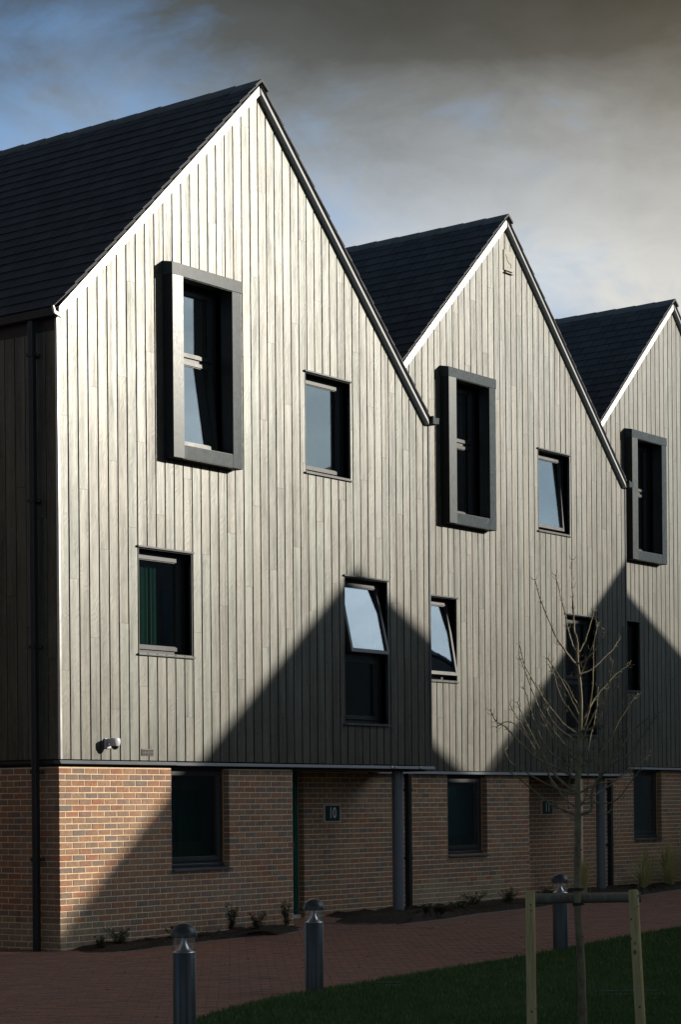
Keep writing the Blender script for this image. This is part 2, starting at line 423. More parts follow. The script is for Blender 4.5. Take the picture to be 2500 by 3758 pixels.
def build(mb, name, mat, parent=None, loc=(0, 0, 0), rot=None, smooth=None, bevel=0):
    o = put(name, mb.mesh(name, mat, smooth), parent, loc, rot)
    if bevel:
        b = o.modifiers.new('bevel', 'BEVEL'); b.width = bevel; b.segments = 2; b.limit_method = 'ANGLE'; b.angle_limit = R(40)
        b.harden_normals = False
    return o
def tag(o, label=None, cat=None, group=None, kind=None):
    if label: o['label'] = label
    if cat: o['category'] = cat
    if group: o['group'] = group
    if kind: o['kind'] = kind
    return o
def empty(name, loc, rz=0):
    o = bpy.data.objects.new(name, None); COL.objects.link(o); o.location = loc; o.rotation_euler = (0, 0, rz); o.empty_display_size = 0.2
    return o
def clip(poly, a, b, c):
    """keep a*x+b*z<=c"""
    out = []
    for i in range(len(poly)):
        p = poly[i]; q = poly[(i+1) % len(poly)]
        dp = a*p[0]+b*p[1]-c; dq = a*q[0]+b*q[1]-c
        if dp <= 0: out.append(p)
        if dp*dq < 0:
            t = dp/(dp-dq); out.append((p[0]+(q[0]-p[0])*t, p[1]+(q[1]-p[1])*t))
    return out
def area(poly):
    return abs(sum(poly[i][0]*poly[(i+1) % len(poly)][1]-poly[(i+1) % len(poly)][0]*poly[i][1] for i in range(len(poly))))/2
def seen(p):
    """pixels per metre at a point (used to choose which pieces show largest); 0 when out of frame"""
    d = Vector(p)-CAM; w = d.dot(FW)
    if w < 1: return 0
    u = 1250+FOC*d.dot(RT)/w; v = PPY-FOC*d.dot(UP)/w
    k = FOC/w
    return k if (-60 < u < 2560 and -60 < v < 3820) else k*0.01

# ------------------------------------------------------------------ the ground
def gz(x, y=0):
    t = min(max(x/6.0, 0), 1); return -2.30+0.10*t*t*(3-2*t)
LAWN = [(-16, -13.5), (-9.0, -8.9), (-6.6, -7.45), (-5.264, -6.704), (-4.4, -6.36), (-3.508, -6.06), (-2.159, -5.86), (0.0, -5.50), (1.9, -5.38), (4.5, -5.13), (6.15, -4.97), (12, -4.2), (24, -2.4), (40, 0)]
def lawn_y(x):
    for (x0, y0), (x1, y1) in zip(LAWN, LAWN[1:]):
        if x0 <= x <= x1: return y0+(y1-y0)*(x-x0)/(x1-x0)
    return -99 if x < LAWN[0][0] else 0
def build_ground():
    g = MB(); g.add([(-600, -600, -2.45), (600, -600, -2.45), (600, 600, -2.45), (-600, 600, -2.45)], [(0, 1, 2, 3)])
    tag(build(g, 'ground', 'earth'), kind='structure')
    # paving bed, following the slight rise
    def sheet(name, mat, x0, x1, nx, ylo, yhi, ny, dz):
        v = []; f = []
        for i in range(nx+1):
            x = x0+(x1-x0)*i/nx
            for j in range(ny+1):
                y = ylo(x)+(yhi(x)-ylo(x))*j/ny; v.append((x, y, gz(x)+dz))
        for i in range(nx):
            for j in range(ny):
                a = i*(ny+1)+j; f.append((a, a+ny+1, a+ny+2, a+1))
        return build(MB().add(v, f), name, mat)
    pav = tag(sheet('paving', 'joint_sand', -22, 36, 58, lambda x: -16 if x < -9 else -10, lambda x: 12.0 if x < 0 else 4, 4, -0.012), kind='structure')
    lawn = tag(sheet('lawn', 'turf', -16, 40, 80, lambda x: -32.0, lambda x: lawn_y(x)+random.uniform(-0.01, 0.01), 6, 0.012), kind='structure')
    # herringbone blocks, 200 x 100, laid at 45 degrees to the houses
    bx, by, bz, ch = 0.0985, 0.0485, 0.03, 0.004
    pm = []
    for k in range(4):
        mb = MB(); r = random.Random(k)
        j = lambda: r.uniform(-0.0015, 0.0015)
        v = [(sx*bx+j(), sy*by+j(), -bz) for sx, sy in ((-1, -1), (1, -1), (1, 1), (-1, 1))]+[(sx*bx+j(), sy*by+j(), -0.006) for sx, sy in ((-1, -1), (1, -1), (1, 1), (-1, 1))]+\
            [(sx*(bx-ch), sy*(by-ch), j()*0.6) for sx, sy in ((-1, -1), (1, -1), (1, 1), (-1, 1))]
        f = [(8, 9, 10, 11)]
        for i in range(4):
            n_ = (i+1) % 4; f += [(i, n_, 4+n_, 4+i), (4+i, 4+n_, 8+n_, 8+i)]
        pm.append((v, f, mb.add(v, f).mesh('paver', 'paver')))
    blocks = []
    pa = R(-50); cpa, spa = math.cos(pa), math.sin(pa)
    for j in range(-170, 330):
        for i in range(-170, 200):
            lx, ly = (i+0.5*(j % 2))*0.2, j*0.1
            X = lx*cpa-ly*spa; Y = lx*spa+ly*cpa
            if X < -9.5 or X > 30 or Y > 3.2 or (X > 0.1 and Y > 0.02+(0.97 if X > 4.5 else 0)+max(0, (X-12)*0.12)) or Y < lawn_y(X)-0.16: continue
            if X < 0.1 and Y > 3.0: continue
            s_ = seen((X, Y, gz(X)))
            if s_ < 20: continue
            blocks.append((s_, X, Y, pa))
    blocks.sort(reverse=True)
    rest = MB()
    for n, (s_, X, Y, a) in enumerate(blocks):
        k = random.randrange(4); z = gz(X)+random.uniform(-0.002, 0.002)
        tl = (random.uniform(-0.012, 0.012), random.uniform(-0.012, 0.012))
        if n < 300:
            put('paver', pm[k][2], pav, (X, Y, z), (tl[0], tl[1], a))
        else:
            ca, sa = math.cos(a), math.sin(a)
            rest.add([(X+x*ca-y*sa, Y+x*sa+y*ca, z+zz+x*tl[1]+y*tl[0]) for x, y, zz in pm[k][0]], pm[k][1])
    tag(build(rest, 'far_pavers', 'paver', pav), kind='stuff')
    # grass blades
    rng = np.random.default_rng(3); n = 150000
    # sample inside the part of the lawn that is in view
    t = rng.random(n*3); d = 13.5+rng.random(n*3)**1.3*16
    u = rng.uniform(-0.17, 0.175, n*3)
    x = CX+(syw+cyw*u)*d; y = CY+(cyw-syw*u)*d
    ly = np.interp(x, [p[0] for p in LAWN], [p[1] for p in LAWN])+rng.normal(0, 0.02, len(x))
    ok = (y < ly) & (x > -15.5); x = x[ok][:n]; y = y[ok][:n]; n = len(x)
    tt = np.clip(x/6, 0, 1); z = -2.30+0.10*tt*tt*(3-2*tt)+0.008
    hgt = rng.uniform(0.022, 0.05, n)*(0.8+0.5*rng.random(n)); w = rng.uniform(0.0022, 0.0042, n)*(1+((x-CX)**2+(y-CY)**2)**0.5/40)
    a = rng.uniform(0, 2*np.pi, n); lean = rng.normal(0, 0.35, n)*hgt; la = rng.uniform(0, 2*np.pi, n)
    V = np.zeros((n, 3, 3), np.float32)
    V[:, 0] = np.stack([x-np.cos(a)*w, y-np.sin(a)*w, z], 1); V[:, 1] = np.stack([x+np.cos(a)*w, y+np.sin(a)*w, z], 1)
    V[:, 2] = np.stack([x+np.cos(la)*lean, y+np.sin(la)*lean, z+hgt], 1)
    me = bpy.data.meshes.new('grass'); me.vertices.add(n*3); me.vertices.foreach_set('co', V.ravel())
    me.loops.add(n*3); me.loops.foreach_set('vertex_index', np.arange(n*3, dtype=np.int32))
    me.polygons.add(n); me.polygons.foreach_set('loop_start', np.arange(0, n*3, 3, dtype=np.int32)); me.polygons.foreach_set('loop_total', np.full(n, 3, np.int32))
    me.update(); me.validate(); me.materials.append(MATS['grass_blade'])
    tag(put('grass', me), 'short dark green mown grass of the lawn', 'grass', kind='stuff')
    # planting beds of bare soil
    def bed(poly, hgt, edge=lambda x: -0.30):
        cx = sum(p[0] for p in poly)/len(poly); cy = sum(p[1] for p in poly)/len(poly)
        v = []; f = []; n = len(poly); K = 7
        # resample the outline
        out = []
        for i in range(n):
            a_, b_ = poly[i], poly[(i+1) % n]; L_ = math.hypot(b_[0]-a_[0], b_[1]-a_[1]); q = max(1, int(L_/0.12))
            out += [(a_[0]+(b_[0]-a_[0])*k/q+random.uniform(-0.015, 0.015), a_[1]+(b_[1]-a_[1])*k/q+random.uniform(-0.015, 0.015)) for k in range(q)]
        m_ = len(out)
        for k in range(K+1):
            s_ = 1-k/K
            for x_, y_ in out:
                X, Y = cx+(x_-cx)*s_, cy+(y_-cy)*s_
                zz = gz(X)+0.004+(hgt*min(1, k/2.0) if k else -0.03)+(random.uniform(-0.03, 0.04) if k else 0)
                v.append((X, Y, zz))
        for k in range(K):
            for i in range(m_): f.append((k*m_+i, k*m_+(i+1) % m_, (k+1)*m_+(i+1) % m_, (k+1)*m_+i))
        B_ = tag(build(MB().add(v, f), 'planting_bed', 'soil', smooth=50), kind='structure')
        ev = []; front = [p for p in out if p[1] < edge(p[0])]
        for x_, y_ in sorted(front): ev += [(x_, y_-0.035, gz(x_)+0.003), (x_, y_+0.035, gz(x_)+0.010), (x_, y_+0.04, gz(x_)-0.03)]
        n_ = len(front)
        build(MB().add(ev, [(3*i, 3*i+3, 3*i+4, 3*i+1) for i in range(n_-1)]+[(3*i+1, 3*i+4, 3*i+5, 3*i+2) for i in range(n_-1)]), 'edging', 'concrete', B_)
        return B_
    bed([(0.05, -0.2), (0.0, -0.5), (0.2, -0.70), (0.95, -0.6), (2.24, -0.55), (2.9, -0.66), (3.3, -0.82), (3.8, -0.7), (4.35, -0.3), (4.5, 0.07), (2, 0.07), (0.06, 0.07)], 0.04)
    bed([(5.9, 0.35), (5.0, -0.15), (4.9, -0.7), (5.1, -1.30), (6.5, -1.13), (7.9, -0.75), (10.1, -0.48), (12.15, 0.0), (12.2, 1.06), (10, 1.06), (8, 1.06), (6.3, 1.06)], 0.045, lambda x: -0.12+max(0, x-10)*0.15)
    bed([(13.6, 1.2), (12.9, 0.4), (12.9, -0.15), (14.33, 0.14), (17, 0.72), (22, 1.6), (22, 2.1), (18, 2.1), (14, 2.06)], 0.06, lambda x: 0.35+max(0, x-14)*0.17)
    # paler edging line at the bed edges
build_ground()

# ------------------------------------------------------------------ the houses
He, Ha, Xa, Wg = 5.277, 8.92, 3.825, 7.7811
SL = {-1: (Ha-He)/Xa, 1: 1.0}                 # the right slope is a little steeper
THS = {k: math.atan(v) for k, v in SL.items()}
DEPTH = 10.0; BW = 0.1735
def zt(x): return Ha-SL[-1 if x < Xa else 1]*abs(x-Xa)
def ring(mb, x0, x1, z0, z1, w, y0, y1):
    mb.box(x0, x1, y0, y1, z1-w, z1); mb.box(x0, x1, y0, y1, z0, z0+w)
    mb.box(x0, x0+w, y0, y1, z0+w, z1-w); mb.box(x1-w, x1, y0, y1, z0+w, z1-w)
    return mb

def brick_meshes():
    out = []
    for k in range(5):
        r = random.Random(40+k); j = lambda s=0.0018: r.uniform(-s, s)
        hx, hz = 0.1075, 0.0325; c = 0.005
        # front face at y=0 (faces -y), body goes back to +y
        v = [(-hx+j(), 0.1, -hz+j()), (hx+j(), 0.1, -hz+j()), (hx+j(), 0.1, hz+j()), (-hx+j(), 0.1, hz+j())]
        v += [(-hx+j(), c, -hz+j()), (hx+j(), c, -hz+j()), (hx+j(), c, hz+j()), (-hx+j(), c, hz+j())]
        v += [(-hx+c, j(0.001), -hz+c), (hx-c, j(0.001), -hz+c), (hx-c, j(0.001), hz-c), (-hx+c, j(0.001), hz-c)]
        f = [(8, 9, 10, 11)]
        for i in range(4):
            n = (i+1) % 4; f += [(4+i, 4+n, 8+n, 8+i), (i, n, 4+n, 4+i)]
        out.append((v, f, MB().add(v, f).mesh('brick', 'brick'), MB().add(v, f).mesh('brick', 'brick_buff')))
    return out
BRICKS = brick_meshes()

def make_house(idx, gx, gy, gzo, zb, label, cfg):
    """gx, gy, gzo: place of the gable's lower left corner; zb: lower edge of the boards relative to it"""
    H = empty('terraced_house', (gx, gy, -2.45)); OZ = gzo+2.45
    tag(H, label, 'house', 'gabled houses stepping back in a row')
    def P(mb, name, mat, parent=None, loc=(0, 0, 0), rot=None, smooth=None, bevel=0):
        if parent is None: return build(mb, name, mat, H, (loc[0], loc[1], loc[2]+OZ), rot, smooth, bevel)
        return build(mb, name, mat, parent, loc, rot, smooth, bevel)
    def L_(p): return (p[0], p[1], p[2]+OZ)
    rnd = random.Random(100+idx)
    cl = dict(cfg['open'])                        # name -> (x0,x1,z0,z1)
    holes = [cl[k] for k in ('box', 'u', 'l', 't')]
    # ---- backing wall behind the boards (grid of cells around the openings)
    xs = sorted({0.02, Xa, Wg-0.02, *[h[0] for h in holes], *[h[1] for h in holes]})
    zs = sorted({zb+0.01, *[h[2] for h in holes], *[h[3] for h in holes], 9.2})
    bk = MB()
    for xa, xb in zip(xs, xs[1:]):
        for za, zc in zip(zs, zs[1:]):
            xm, zm = (xa+xb)/2, (za+zc)/2
            if any(h[0] < xm < h[1] and h[2] < zm < h[3] for h in holes): continue
            poly = clip(clip([(xa, za), (xb, za), (xb, zc), (xa, zc)], -SL[-1], 1, Ha-SL[-1]*Xa+0.09), SL[1], 1, Ha+SL[1]*Xa+0.09)
            if len(poly) >= 3: bk.prism_xz(poly, 0.036, 0.12)
    P(bk, 'backing_wall', 'dark_void')
    # ---- cladding boards, one object each
    ncol = int(Wg/BW)+1
    def board(poly, y0=0.0, side=False):
        if len(poly) < 3 or area(poly) < 0.0012: return
        cx = sum(p[0] for p in poly)/len(poly); cz = sum(p[1] for p in poly)/len(poly)
        q = [(a-cx, b-cz) for a, b in poly]; n = len(q); c = 0.0022
        # chamfered front edge
        def inset(pt): 
            l = math.hypot(*pt); return (pt[0]-math.copysign(min(c, abs(pt[0])), pt[0]), pt[1])
        fr = [inset(p) for p in q]
        v = [(a, 0, b) for a, b in fr]+[(a, c, b) for a, b in q]+[(a, 0.024, b) for a, b in q]
        f = [tuple(range(n))]
        for i in range(n):
            k = (i+1) % n; f += [(k, i, n+i, n+k), (n+k, n+i, 2*n+i, 2*n+k)]
        jy = rnd.uniform(-0.0012, 0.0012)
        me = MB().add(v, f).mesh('board', 'fibre_board'); me.materials.append(MATS['dark_void'])
        for q_ in range(2, len(f), 2): me.polygons[q_].material_index = 1
        if side: put('board', me, H, (0.0+jy, cx, cz+OZ), (0, 0, -math.pi/2))
        else: put('board', me, H, (cx, y0+jy, cz+OZ))
    for i in range(ncol):
        a = i*BW; b = min((i+1)*BW, Wg)
        cuts = sorted({a, b, *[h[k] for h in holes for k in (0, 1) if a+0.02 < h[k] < b-0.02]})
        joints = []
        off = ((i*1.13+idx*0.7) % 3.05)+rnd.uniform(-0.1, 0.1)
        z = zb+0.35+off
        while z < 9: joints.append(z); z += 3.05
        for ca, cb in zip(cuts, cuts[1:]):
            g0 = 0.009 if ca == a else 0.0005; g1 = 0.009 if cb == b else 0.0005
            xm = (ca+cb)/2
            ints = [(zb, 9.2)]
            for h in holes:
                if h[0]-0.02 <= xm <= h[1]+0.02:
                    new = []
                    for s_, e_ in ints:
                        if e_ <= h[2] or s_ >= h[3]: new.append((s_, e_)); continue
                        if s_ < h[2]: new.append((s_, h[2]))
                        if e_ > h[3]: new.append((h[3], e_))
                    ints = new
            for s_, e_ in ints:
                js = [s_]+[j for j in joints if s_+0.25 < j < e_-0.25]+[e_]
                for p0, p1 in zip(js, js[1:]):
                    poly = [(ca+g0, p0+0.001), (cb-g1, p0+0.001), (cb-g1, p1-0.001), (ca+g0, p1-0.001)]
                    poly = clip(clip(poly, -SL[-1], 1, Ha-SL[-1]*Xa+0.05), SL[1], 1, Ha+SL[1]*Xa+0.05)
                    board(poly)
    # ---- left side wall of boards
    P(MB().box(0.036, 0.1, 0.121, DEPTH, zb+0.01, He+0.1), 'side_backing', 'dark_void')
    nside = 58 if idx == 1 else 5
    for i in range(nside):
        a = 0.03+i*BW; b = a+BW
        zj = zb+1.2+((i*1.7) % 3.0)
        for p0, p1 in ((zb, zj), (zj, He-0.13), (He-0.126, He+0.08)):
            board([(a+0.0055, p0+0.002), (b-0.0055, p0+0.002), (b-0.0055, p1-0.002), (a+0.0055, p1-0.002)], side=True)
    P(MB().box(-0.012, 0.018, -0.012, 0.025, zb, He+0.02), 'corner_trim', 'verge_metal')
    P(MB().box(Wg-0.02, Wg+0.014, -0.012, 0.03, zb, 5.15), 'corner_trim', 'flashing')
    P(MB().box(Wg-0.03, Wg+0.01, 0.03, DEPTH, zb, 5.3), 'side_wall', 'dark_void')
    # ---- drip flashing along the lower edge
    def flash(x0, x1, dz=0.0):
        P(MB().prism_yz([(0.10, zb-0.012+dz), (-0.005, zb-0.012+dz), (-0.024, zb-0.052+dz), (-0.020, zb-0.056+dz), (0.10, zb-0.056+dz)][::-1], x0, x1), 'drip_flashing', 'flashing')
    if idx == 1:
        flash(-0.02, 2.06); flash(2.062, Wg+0.08, -0.004)
        for xx, ww in ((6.74, 0.05), (6.83, 0.03), (7.46, 0.04)): P(MB().box(xx, xx+ww, -0.030, -0.012, -0.052, -0.018), 'glint_chip', 'white_plastic', bevel=0.006)  # white chips standing in for sun glints on the flashing
    else: flash(-0.02, Wg+0.06)
    P(MB().prism_xz([(0.10, zb-0.012), (-0.022, zb-0.012), (-0.024, zb-0.052), (0.10, zb-0.056)][::-1], 0.1, DEPTH), 'drip_flashing', 'black_metal')
    # soffit over the ground floor
    P(MB().box(0.1, Wg, 0.10, DEPTH, zb-0.09, zb-0.05), 'soffit', 'black_metal')
    # ---- verge boards
    vt = 0.122
    for sgn in (-1, 1):
        xe = 0.0 if sgn < 0 else 7.70
        A = Vector((Xa, 0, Ha)); B = Vector((xe, 0, zt(xe)))
        up = Vector((0, 0, vt if sgn < 0 else 0.088))
        # face leans a touch so the lower edge stands out from the wall
        yl, yu = (-0.056, -0.046) if sgn < 0 else (-0.074, -0.058)
        v = []
        for p in (A, B):
            v += [p+Vector((0, yl, 0)), p+up+Vector((0, yu, 0)), p+up+Vector((0, 0.02, 0)), p+Vector((0, 0.0, 0))]
        f = [(0, 4, 5, 1), (1, 5, 6, 2), (3, 7, 4, 0), (2, 6, 7, 3), (4, 7, 6, 5), (0, 1, 2, 3)]
        if sgn < 0:
            v[4] += Vector((0.0, 0, 0)); f = [q[::-1] for q in f]
            # the left board twists outwards a little towards the left
            for q in (0, 1, 4, 5): v[q] += Vector((0, 0.0, 0))
        P(MB().add(v, f), 'verge_board', 'verge_metal')
    # ---- slates
    gauge, sw, sl, stk = 0.24, 0.30, 0.50, 0.010
    sm = MB()
    v = [(-sl*0.5, -sw/2+0.007, 0), (sl*0.5, -sw/2+0.007, 0), (sl*0.5, sw/2-0.007, 0), (-sl*0.5, sw/2-0.007, 0)]
    slate_v = v+[(p[0], p[1], stk) for p in v]
    slate_f = [(0, 3, 2, 1), (4, 5, 6, 7), (0, 1, 5, 4), (1, 2, 6, 5), (2, 3, 7, 6), (3, 0, 4, 7)]
    me_slate = sm.add(slate_v, slate_f).mesh('slate', 'slate')
    ridge_z = Ha+vt+0.030
    for sgn in (-1, 1):
        xe = 0.0 if sgn < 0 else 7.71; za, ze_ = Ha+vt+0.001, zt(xe)+vt+0.001
        lo = 0.0 if sgn < 0 else 0.034
        za -= lo; ze_ -= lo
        pq = [(xe, ze_), (Xa-0.0005, za), (Xa-0.0005, za+0.028), (xe, ze_+0.028)] if sgn < 0 else [(Xa+0.0005, za), (xe, ze_), (xe, ze_+0.062), (Xa+0.0005, za+0.062)]
        P(MB().prism_xz(pq, -0.050 if sgn < 0 else -0.066, 0.02), 'undercloak', 'dark_void')
    cand = []
    for sgn in (-1, 1):
        # s measured down the slope from the ridge
        TH = THS[sgn]; row = 0; s0 = (Xa if sgn < 0 else Wg-Xa+0.02)/math.cos(TH)+0.085
        while s0-row*gauge > 0.12:
            se = s0-row*gauge                        # lower edge of this course
            sl_ = min(sl, se-0.02); cs = se-sl_/2
            half = (row % 2)*sw/2
            y = -0.060-half
            while y < DEPTH:
                ya, yb = max(y, -0.060), min(y+sw, DEPTH)
                if yb-ya > 0.05: cand.append((sgn, cs, (ya+yb)/2, (yb-ya)/sw, sl_/sl))
                y += sw
            row += 1
    tilt = math.asin(0.016/gauge)
    cand2 = []
    for sgn, cs, yc, wf, lf in cand:
        TH = THS[sgn]
        # centre on the roof plane, tilted so that each course lies on the one below
        x = Xa+sgn*(cs*math.cos(TH)); z = ridge_z-cs*math.sin(TH)
        nrm = Vector((sgn*math.sin(TH), 0, math.cos(TH)))
        c = Vector((x, yc, z))+nrm*0.016
        vis = seen((gx+x, gy+yc, gzo+z)) if sgn < 0 else 0
        if idx > 1 and sgn < 0:
            # hidden behind the house in front?
            vis = vis if yc < 7 else vis*0.01
        cand2.append((vis, sgn, c, wf, lf))
    cand2.sort(key=lambda q: -q[0])
    rest = MB(); n_ind = 0
    for vis, sgn, c, wf, lf in cand2:
        ang = THS[sgn]-tilt
        jit = rnd.uniform(-0.004, 0.004)
        # local +x of the slate points down the slope
        if sgn > 0: M = Matrix.Rotation(ang, 4, 'Y')
        else: M = Matrix.Rotation(math.pi, 4, 'Z') @ Matrix.Rotation(ang, 4, 'Y')
        M = M @ Matrix.Rotation(jit, 4, 'Z') @ Matrix.Diagonal((lf, wf, 1, 1))
        if vis > 30 and n_ind < 300:
            o = put('slate', me_slate, H, L_(c)); o.rotation_euler = M.to_euler(); o.scale = (lf, wf, 1); n_ind += 1
        else:
            rest.add([tuple(M @ Vector(p)+Vector(L_(c))) for p in slate_v], slate_f)
    tag(build(rest, 'far_slates', 'slate', H), kind='stuff')
    # roof deck under the slates
    for sgn in (-1, 1):
        xe = -0.03 if sgn < 0 else Wg+0.03; ze = ridge_z-abs(xe-Xa)*SL[sgn]
        dk = MB().prism_xz([(Xa, ridge_z-0.06), (xe, ze-0.06), (xe, ze), (Xa, ridge_z)][::(-1 if sgn > 0 else 1)] if False else ([(xe, ze-0.0295), (Xa, ridge_z-0.0295), (Xa, ridge_z), (xe, ze)] if sgn < 0 else [(Xa, ridge_z-0.0295), (xe, ze-0.0295), (xe, ze), (Xa, ridge_z)]), 0.03, DEPTH)
        P(dk, 'roof_deck', 'black_metal')
    # ridge tiles
    y = -0.088
    while y < DEPTH:
        y1 = min(y+0.45, DEPTH)
        lift = 0.026 + rnd.uniform(-0.002, 0.002)
        for (ya, yb, l2) in ((y, y1-0.004, lift),):
            r_ = MB(); zr = ridge_z+l2+0.020; w_ = 0.19; TH = THS[-1]; dx, dzz = w_*math.cos(TH), w_*math.sin(TH)-0.022
            o_ = [(Xa-dx, zr-dzz), (Xa, zr), (Xa+dx, zr-dzz)]; th_ = 0.026
            i_ = [(Xa-dx+0.004, zr-dzz-th_), (Xa, zr-th_*1.3), (Xa+dx-0.004, zr-dzz-th_)]
            tl = rnd.uniform(0, 0.006)
            vv = [(p[0], ya, p[1]+tl+0.006) for p in o_]+[(p[0], ya, p[1]+tl) for p in i_]+[(p[0], yb, p[1]) for p in o_]+[(p[0], yb, p[1]-0.004) for p in i_]
            ff = [(0, 6, 7, 1), (1, 7, 8, 2), (4, 10, 9, 3), (5, 11, 10, 4), (0, 1, 4, 3), (1, 2, 5, 4), (6, 9, 10, 7), (7, 10, 11, 8), (0, 3, 9, 6), (2, 8, 11, 5)]
            P(r_.add(vv, ff), 'ridge_tile', 'ridge_clay')
        y += 0.45
    # ---- gutters and their brackets
    gl = [(-0.135, He+0.085), (-0.128, He+0.09), (-0.118, He+0.01), (-0.02, He+0.0), (-0.02, He+0.10), (-0.012, He+0.10), (-0.012, He-0.012), (-0.127, He-0.004)]
    P(MB().prism_xz(gl[::-1], -0.05, DEPTH), 'gutter', 'black_metal')
    P(MB().prism_xz([(-0.142, He+0.10), (-0.118, He+0.012), (-0.005, He-0.02), (0.03, He+0.012), (0.0, He+0.045), (-0.03, He+0.03), (-0.10, He+0.045), (-0.128, He+0.105)], -0.082, -0.052), 'gutter_end', 'white_plastic')
    P(MB().box(-0.006, 0.012, 0.025, DEPTH, He-0.15, He+0.02), 'fascia', 'black_metal')
    ge = 5.06
    P(MB().prism_xz([(Wg-0.02, ge), (Wg+0.125, ge+0.015), (Wg+0.135, ge+0.105), (Wg+0.06, ge+0.095), (Wg-0.02, ge+0.12)], -0.105, -0.095), 'gutter_end', 'zinc')
    P(MB().prism_xz([(Wg-0.02, ge), (Wg+0.125, ge+0.015), (Wg+0.135, ge+0.105), (Wg+0.06, ge+0.095), (Wg-0.02, ge+0.12)], -0.094, 3.0), 'gutter', 'black_metal')
    # ---- windows
    def window(kind, x0, x1, z0, z1, c):
        yf = 0.17                                    # frame front, recessed
        cxm, czm = (x0+x1)/2, (z0+z1)/2
        fo = ring(MB(), x0-cxm, x1-cxm, z0-czm, z1-czm, 0.058, yf, yf+0.07)
        zm = None
        if c.get('transom'):
            zm = z0+(z1-z0)*c['transom']
            fo.box(x0-cxm+0.058, x1-cxm-0.058, yf, yf+0.07, zm-0.03-czm, zm+0.03-czm)
        Wn = P(fo, 'window' if kind != 'box' else 'box_window', 'frame_grey', None, (cxm, 0, czm))
        def W(mb, name, mat, loc=(0, 0, 0), rot=None, smooth=None, bevel=0):
            return build(mb, name, mat, Wn, (loc[0]-cxm, loc[1], loc[2]-czm), rot, smooth, bevel)
        # lights
        lights = [(z0+0.058, z1-0.058, c.get('tilt', 0))] if zm is None else [(zm+0.03, z1-0.058, c.get('tilt_up', 0)), (z0+0.058, zm-0.03, c.get('tilt_low', 0))]
        for a_, b_, tl in lights:
            xa_, xb_ = x0+0.054, x1-0.054; h_ = b_-a_+0.008
            sb = 0.048
            ss = ring(MB(), xa_, xb_, -h_, 0, sb, -0.022, 0.03)
            rot = (-R(tl), 0, 0)
            W(ss, 'sash', 'frame_grey', (0, yf-0.004, b_+0.004), rot)
            W(MB().box(xa_+sb-0.004, xb_-sb+0.004, 0.004, 0.010, -h_+sb-0.004, -sb+0.004), 'pane', 'window_glass', (0, yf-0.004, b_+0.004), rot)
            # glazing bead
            W(ring(MB(), xa_+sb-0.001, xb_-sb+0.001, -h_+sb-0.001, -sb+0.001, 0.012, -0.006, 0.003), 'glazing_bead', 'frame_grey', (0, yf-0.004, b_+0.004), rot)
        if c.get('vent', True):
            W(MB().box(x0+0.14, x1-0.22, yf-0.018, yf, z1-0.040, z1-0.026), 'trickle_vent', 'flashing')
        # lining of the opening
        y_in = 0.0
        rv = MB()
        yb = yf+0.07
        y0_ = -0.004 if kind != 'box' else -0.02
        rv.box(x0-0.010, x0, y0_, yb, z0, z1); rv.box(x1, x1+0.010, y0_, yb, z0, z1)
        rv.box(x0-0.010, x1+0.010, y0_+0.002, yb, z1, z1+0.010); rv.box(x0-0.010, x1+0.010, y0_+0.002, yb, z0-0.010, z0)
        W(rv, 'reveal', 'black_metal')
        if kind != 'box':
            W(MB().box(x0-0.035, x1+0.030, -0.032, 0.0, z1+0.011, z1+0.034), 'head_flashing', 'flashing', bevel=0.003)
            W(MB().prism_yz([(0.15, z0-0.004), (-0.034, z0-0.022), (-0.034, z0-0.04), (0.15, z0-0.03)], x0-0.035, x1+0.035), 'sill', 'flashing')
        # room behind
        rm = MB(); X0, X1, Z0, Z1, Y0, Y1 = x0-0.35, x1+0.35, z0-0.4, z1+0.25, yb+0.001, 1.9
        q = [(X0, Y0, Z0), (X1, Y0, Z0), (X1, Y1, Z0), (X0, Y1, Z0), (X0, Y0, Z1), (X1, Y0, Z1), (X1, Y1, Z1), (X0, Y1, Z1)]
        rm.add(q, [(0, 1, 2, 3), (4, 7, 6, 5), (1, 5, 6, 2), (2, 6, 7, 3), (3, 7, 4, 0)])
        W(rm, 'room', 'room_wall')
        if c.get('curtain'):
            mat, f0, f1 = c['curtain']
            cu = MB(); n = 26; xa_ = x0+(x1-x0)*f0; xb_ = x0+(x1-x0)*f1
            vv = []
            for i in range(n+1):
                xx = xa_+(xb_-xa_)*i/n; yy = yb+0.10+0.018*math.sin(i*1.9)
                vv += [(xx, yy, z0-0.1), (xx, yy, z1+0.05)]
            cu.add(vv, [(2*i, 2*i+2, 2*i+3, 2*i+1) for i in range(n)])
            W(cu, 'curtain', mat, smooth=60)
        return Wn, W
    for kind in ('u', 'l', 't'):
        window(kind, *cl[kind], cfg.get(kind, {}))
    # the projecting zinc-framed window
    x0, x1, z0, z1 = cl['box']; pr = 0.168
    Wn, W = window('box', x0, x1, z0, z1, cfg.get('box', {}))
    sx, szt, szb = 0.185, 0.155, 0.17            # widths of the frame members
    X0, X1, Z0, Z1 = cfg['bout']
    inx0, inx1, inz0, inz1 = X0+sx, X1-sx, Z0+szb, Z1-szt
    W(MB().prism_yz([(-pr-0.004, Z1-szt), (-pr-0.004, Z1), (0.0, Z1+0.035), (0.0, Z1-szt)][::-1], X0-0.012, X1+0.012), 'surround_head', 'zinc', bevel=0.004)
    v = [(X0, -pr, Z0), (inx0, -pr-0.016, Z0), (inx0, -pr-0.016, Z1-szt), (X0, -pr, Z1-szt), (X0, 0, Z0), (inx0, 0, Z0), (inx0, 0, Z1-szt), (X0, 0, Z1-szt)]
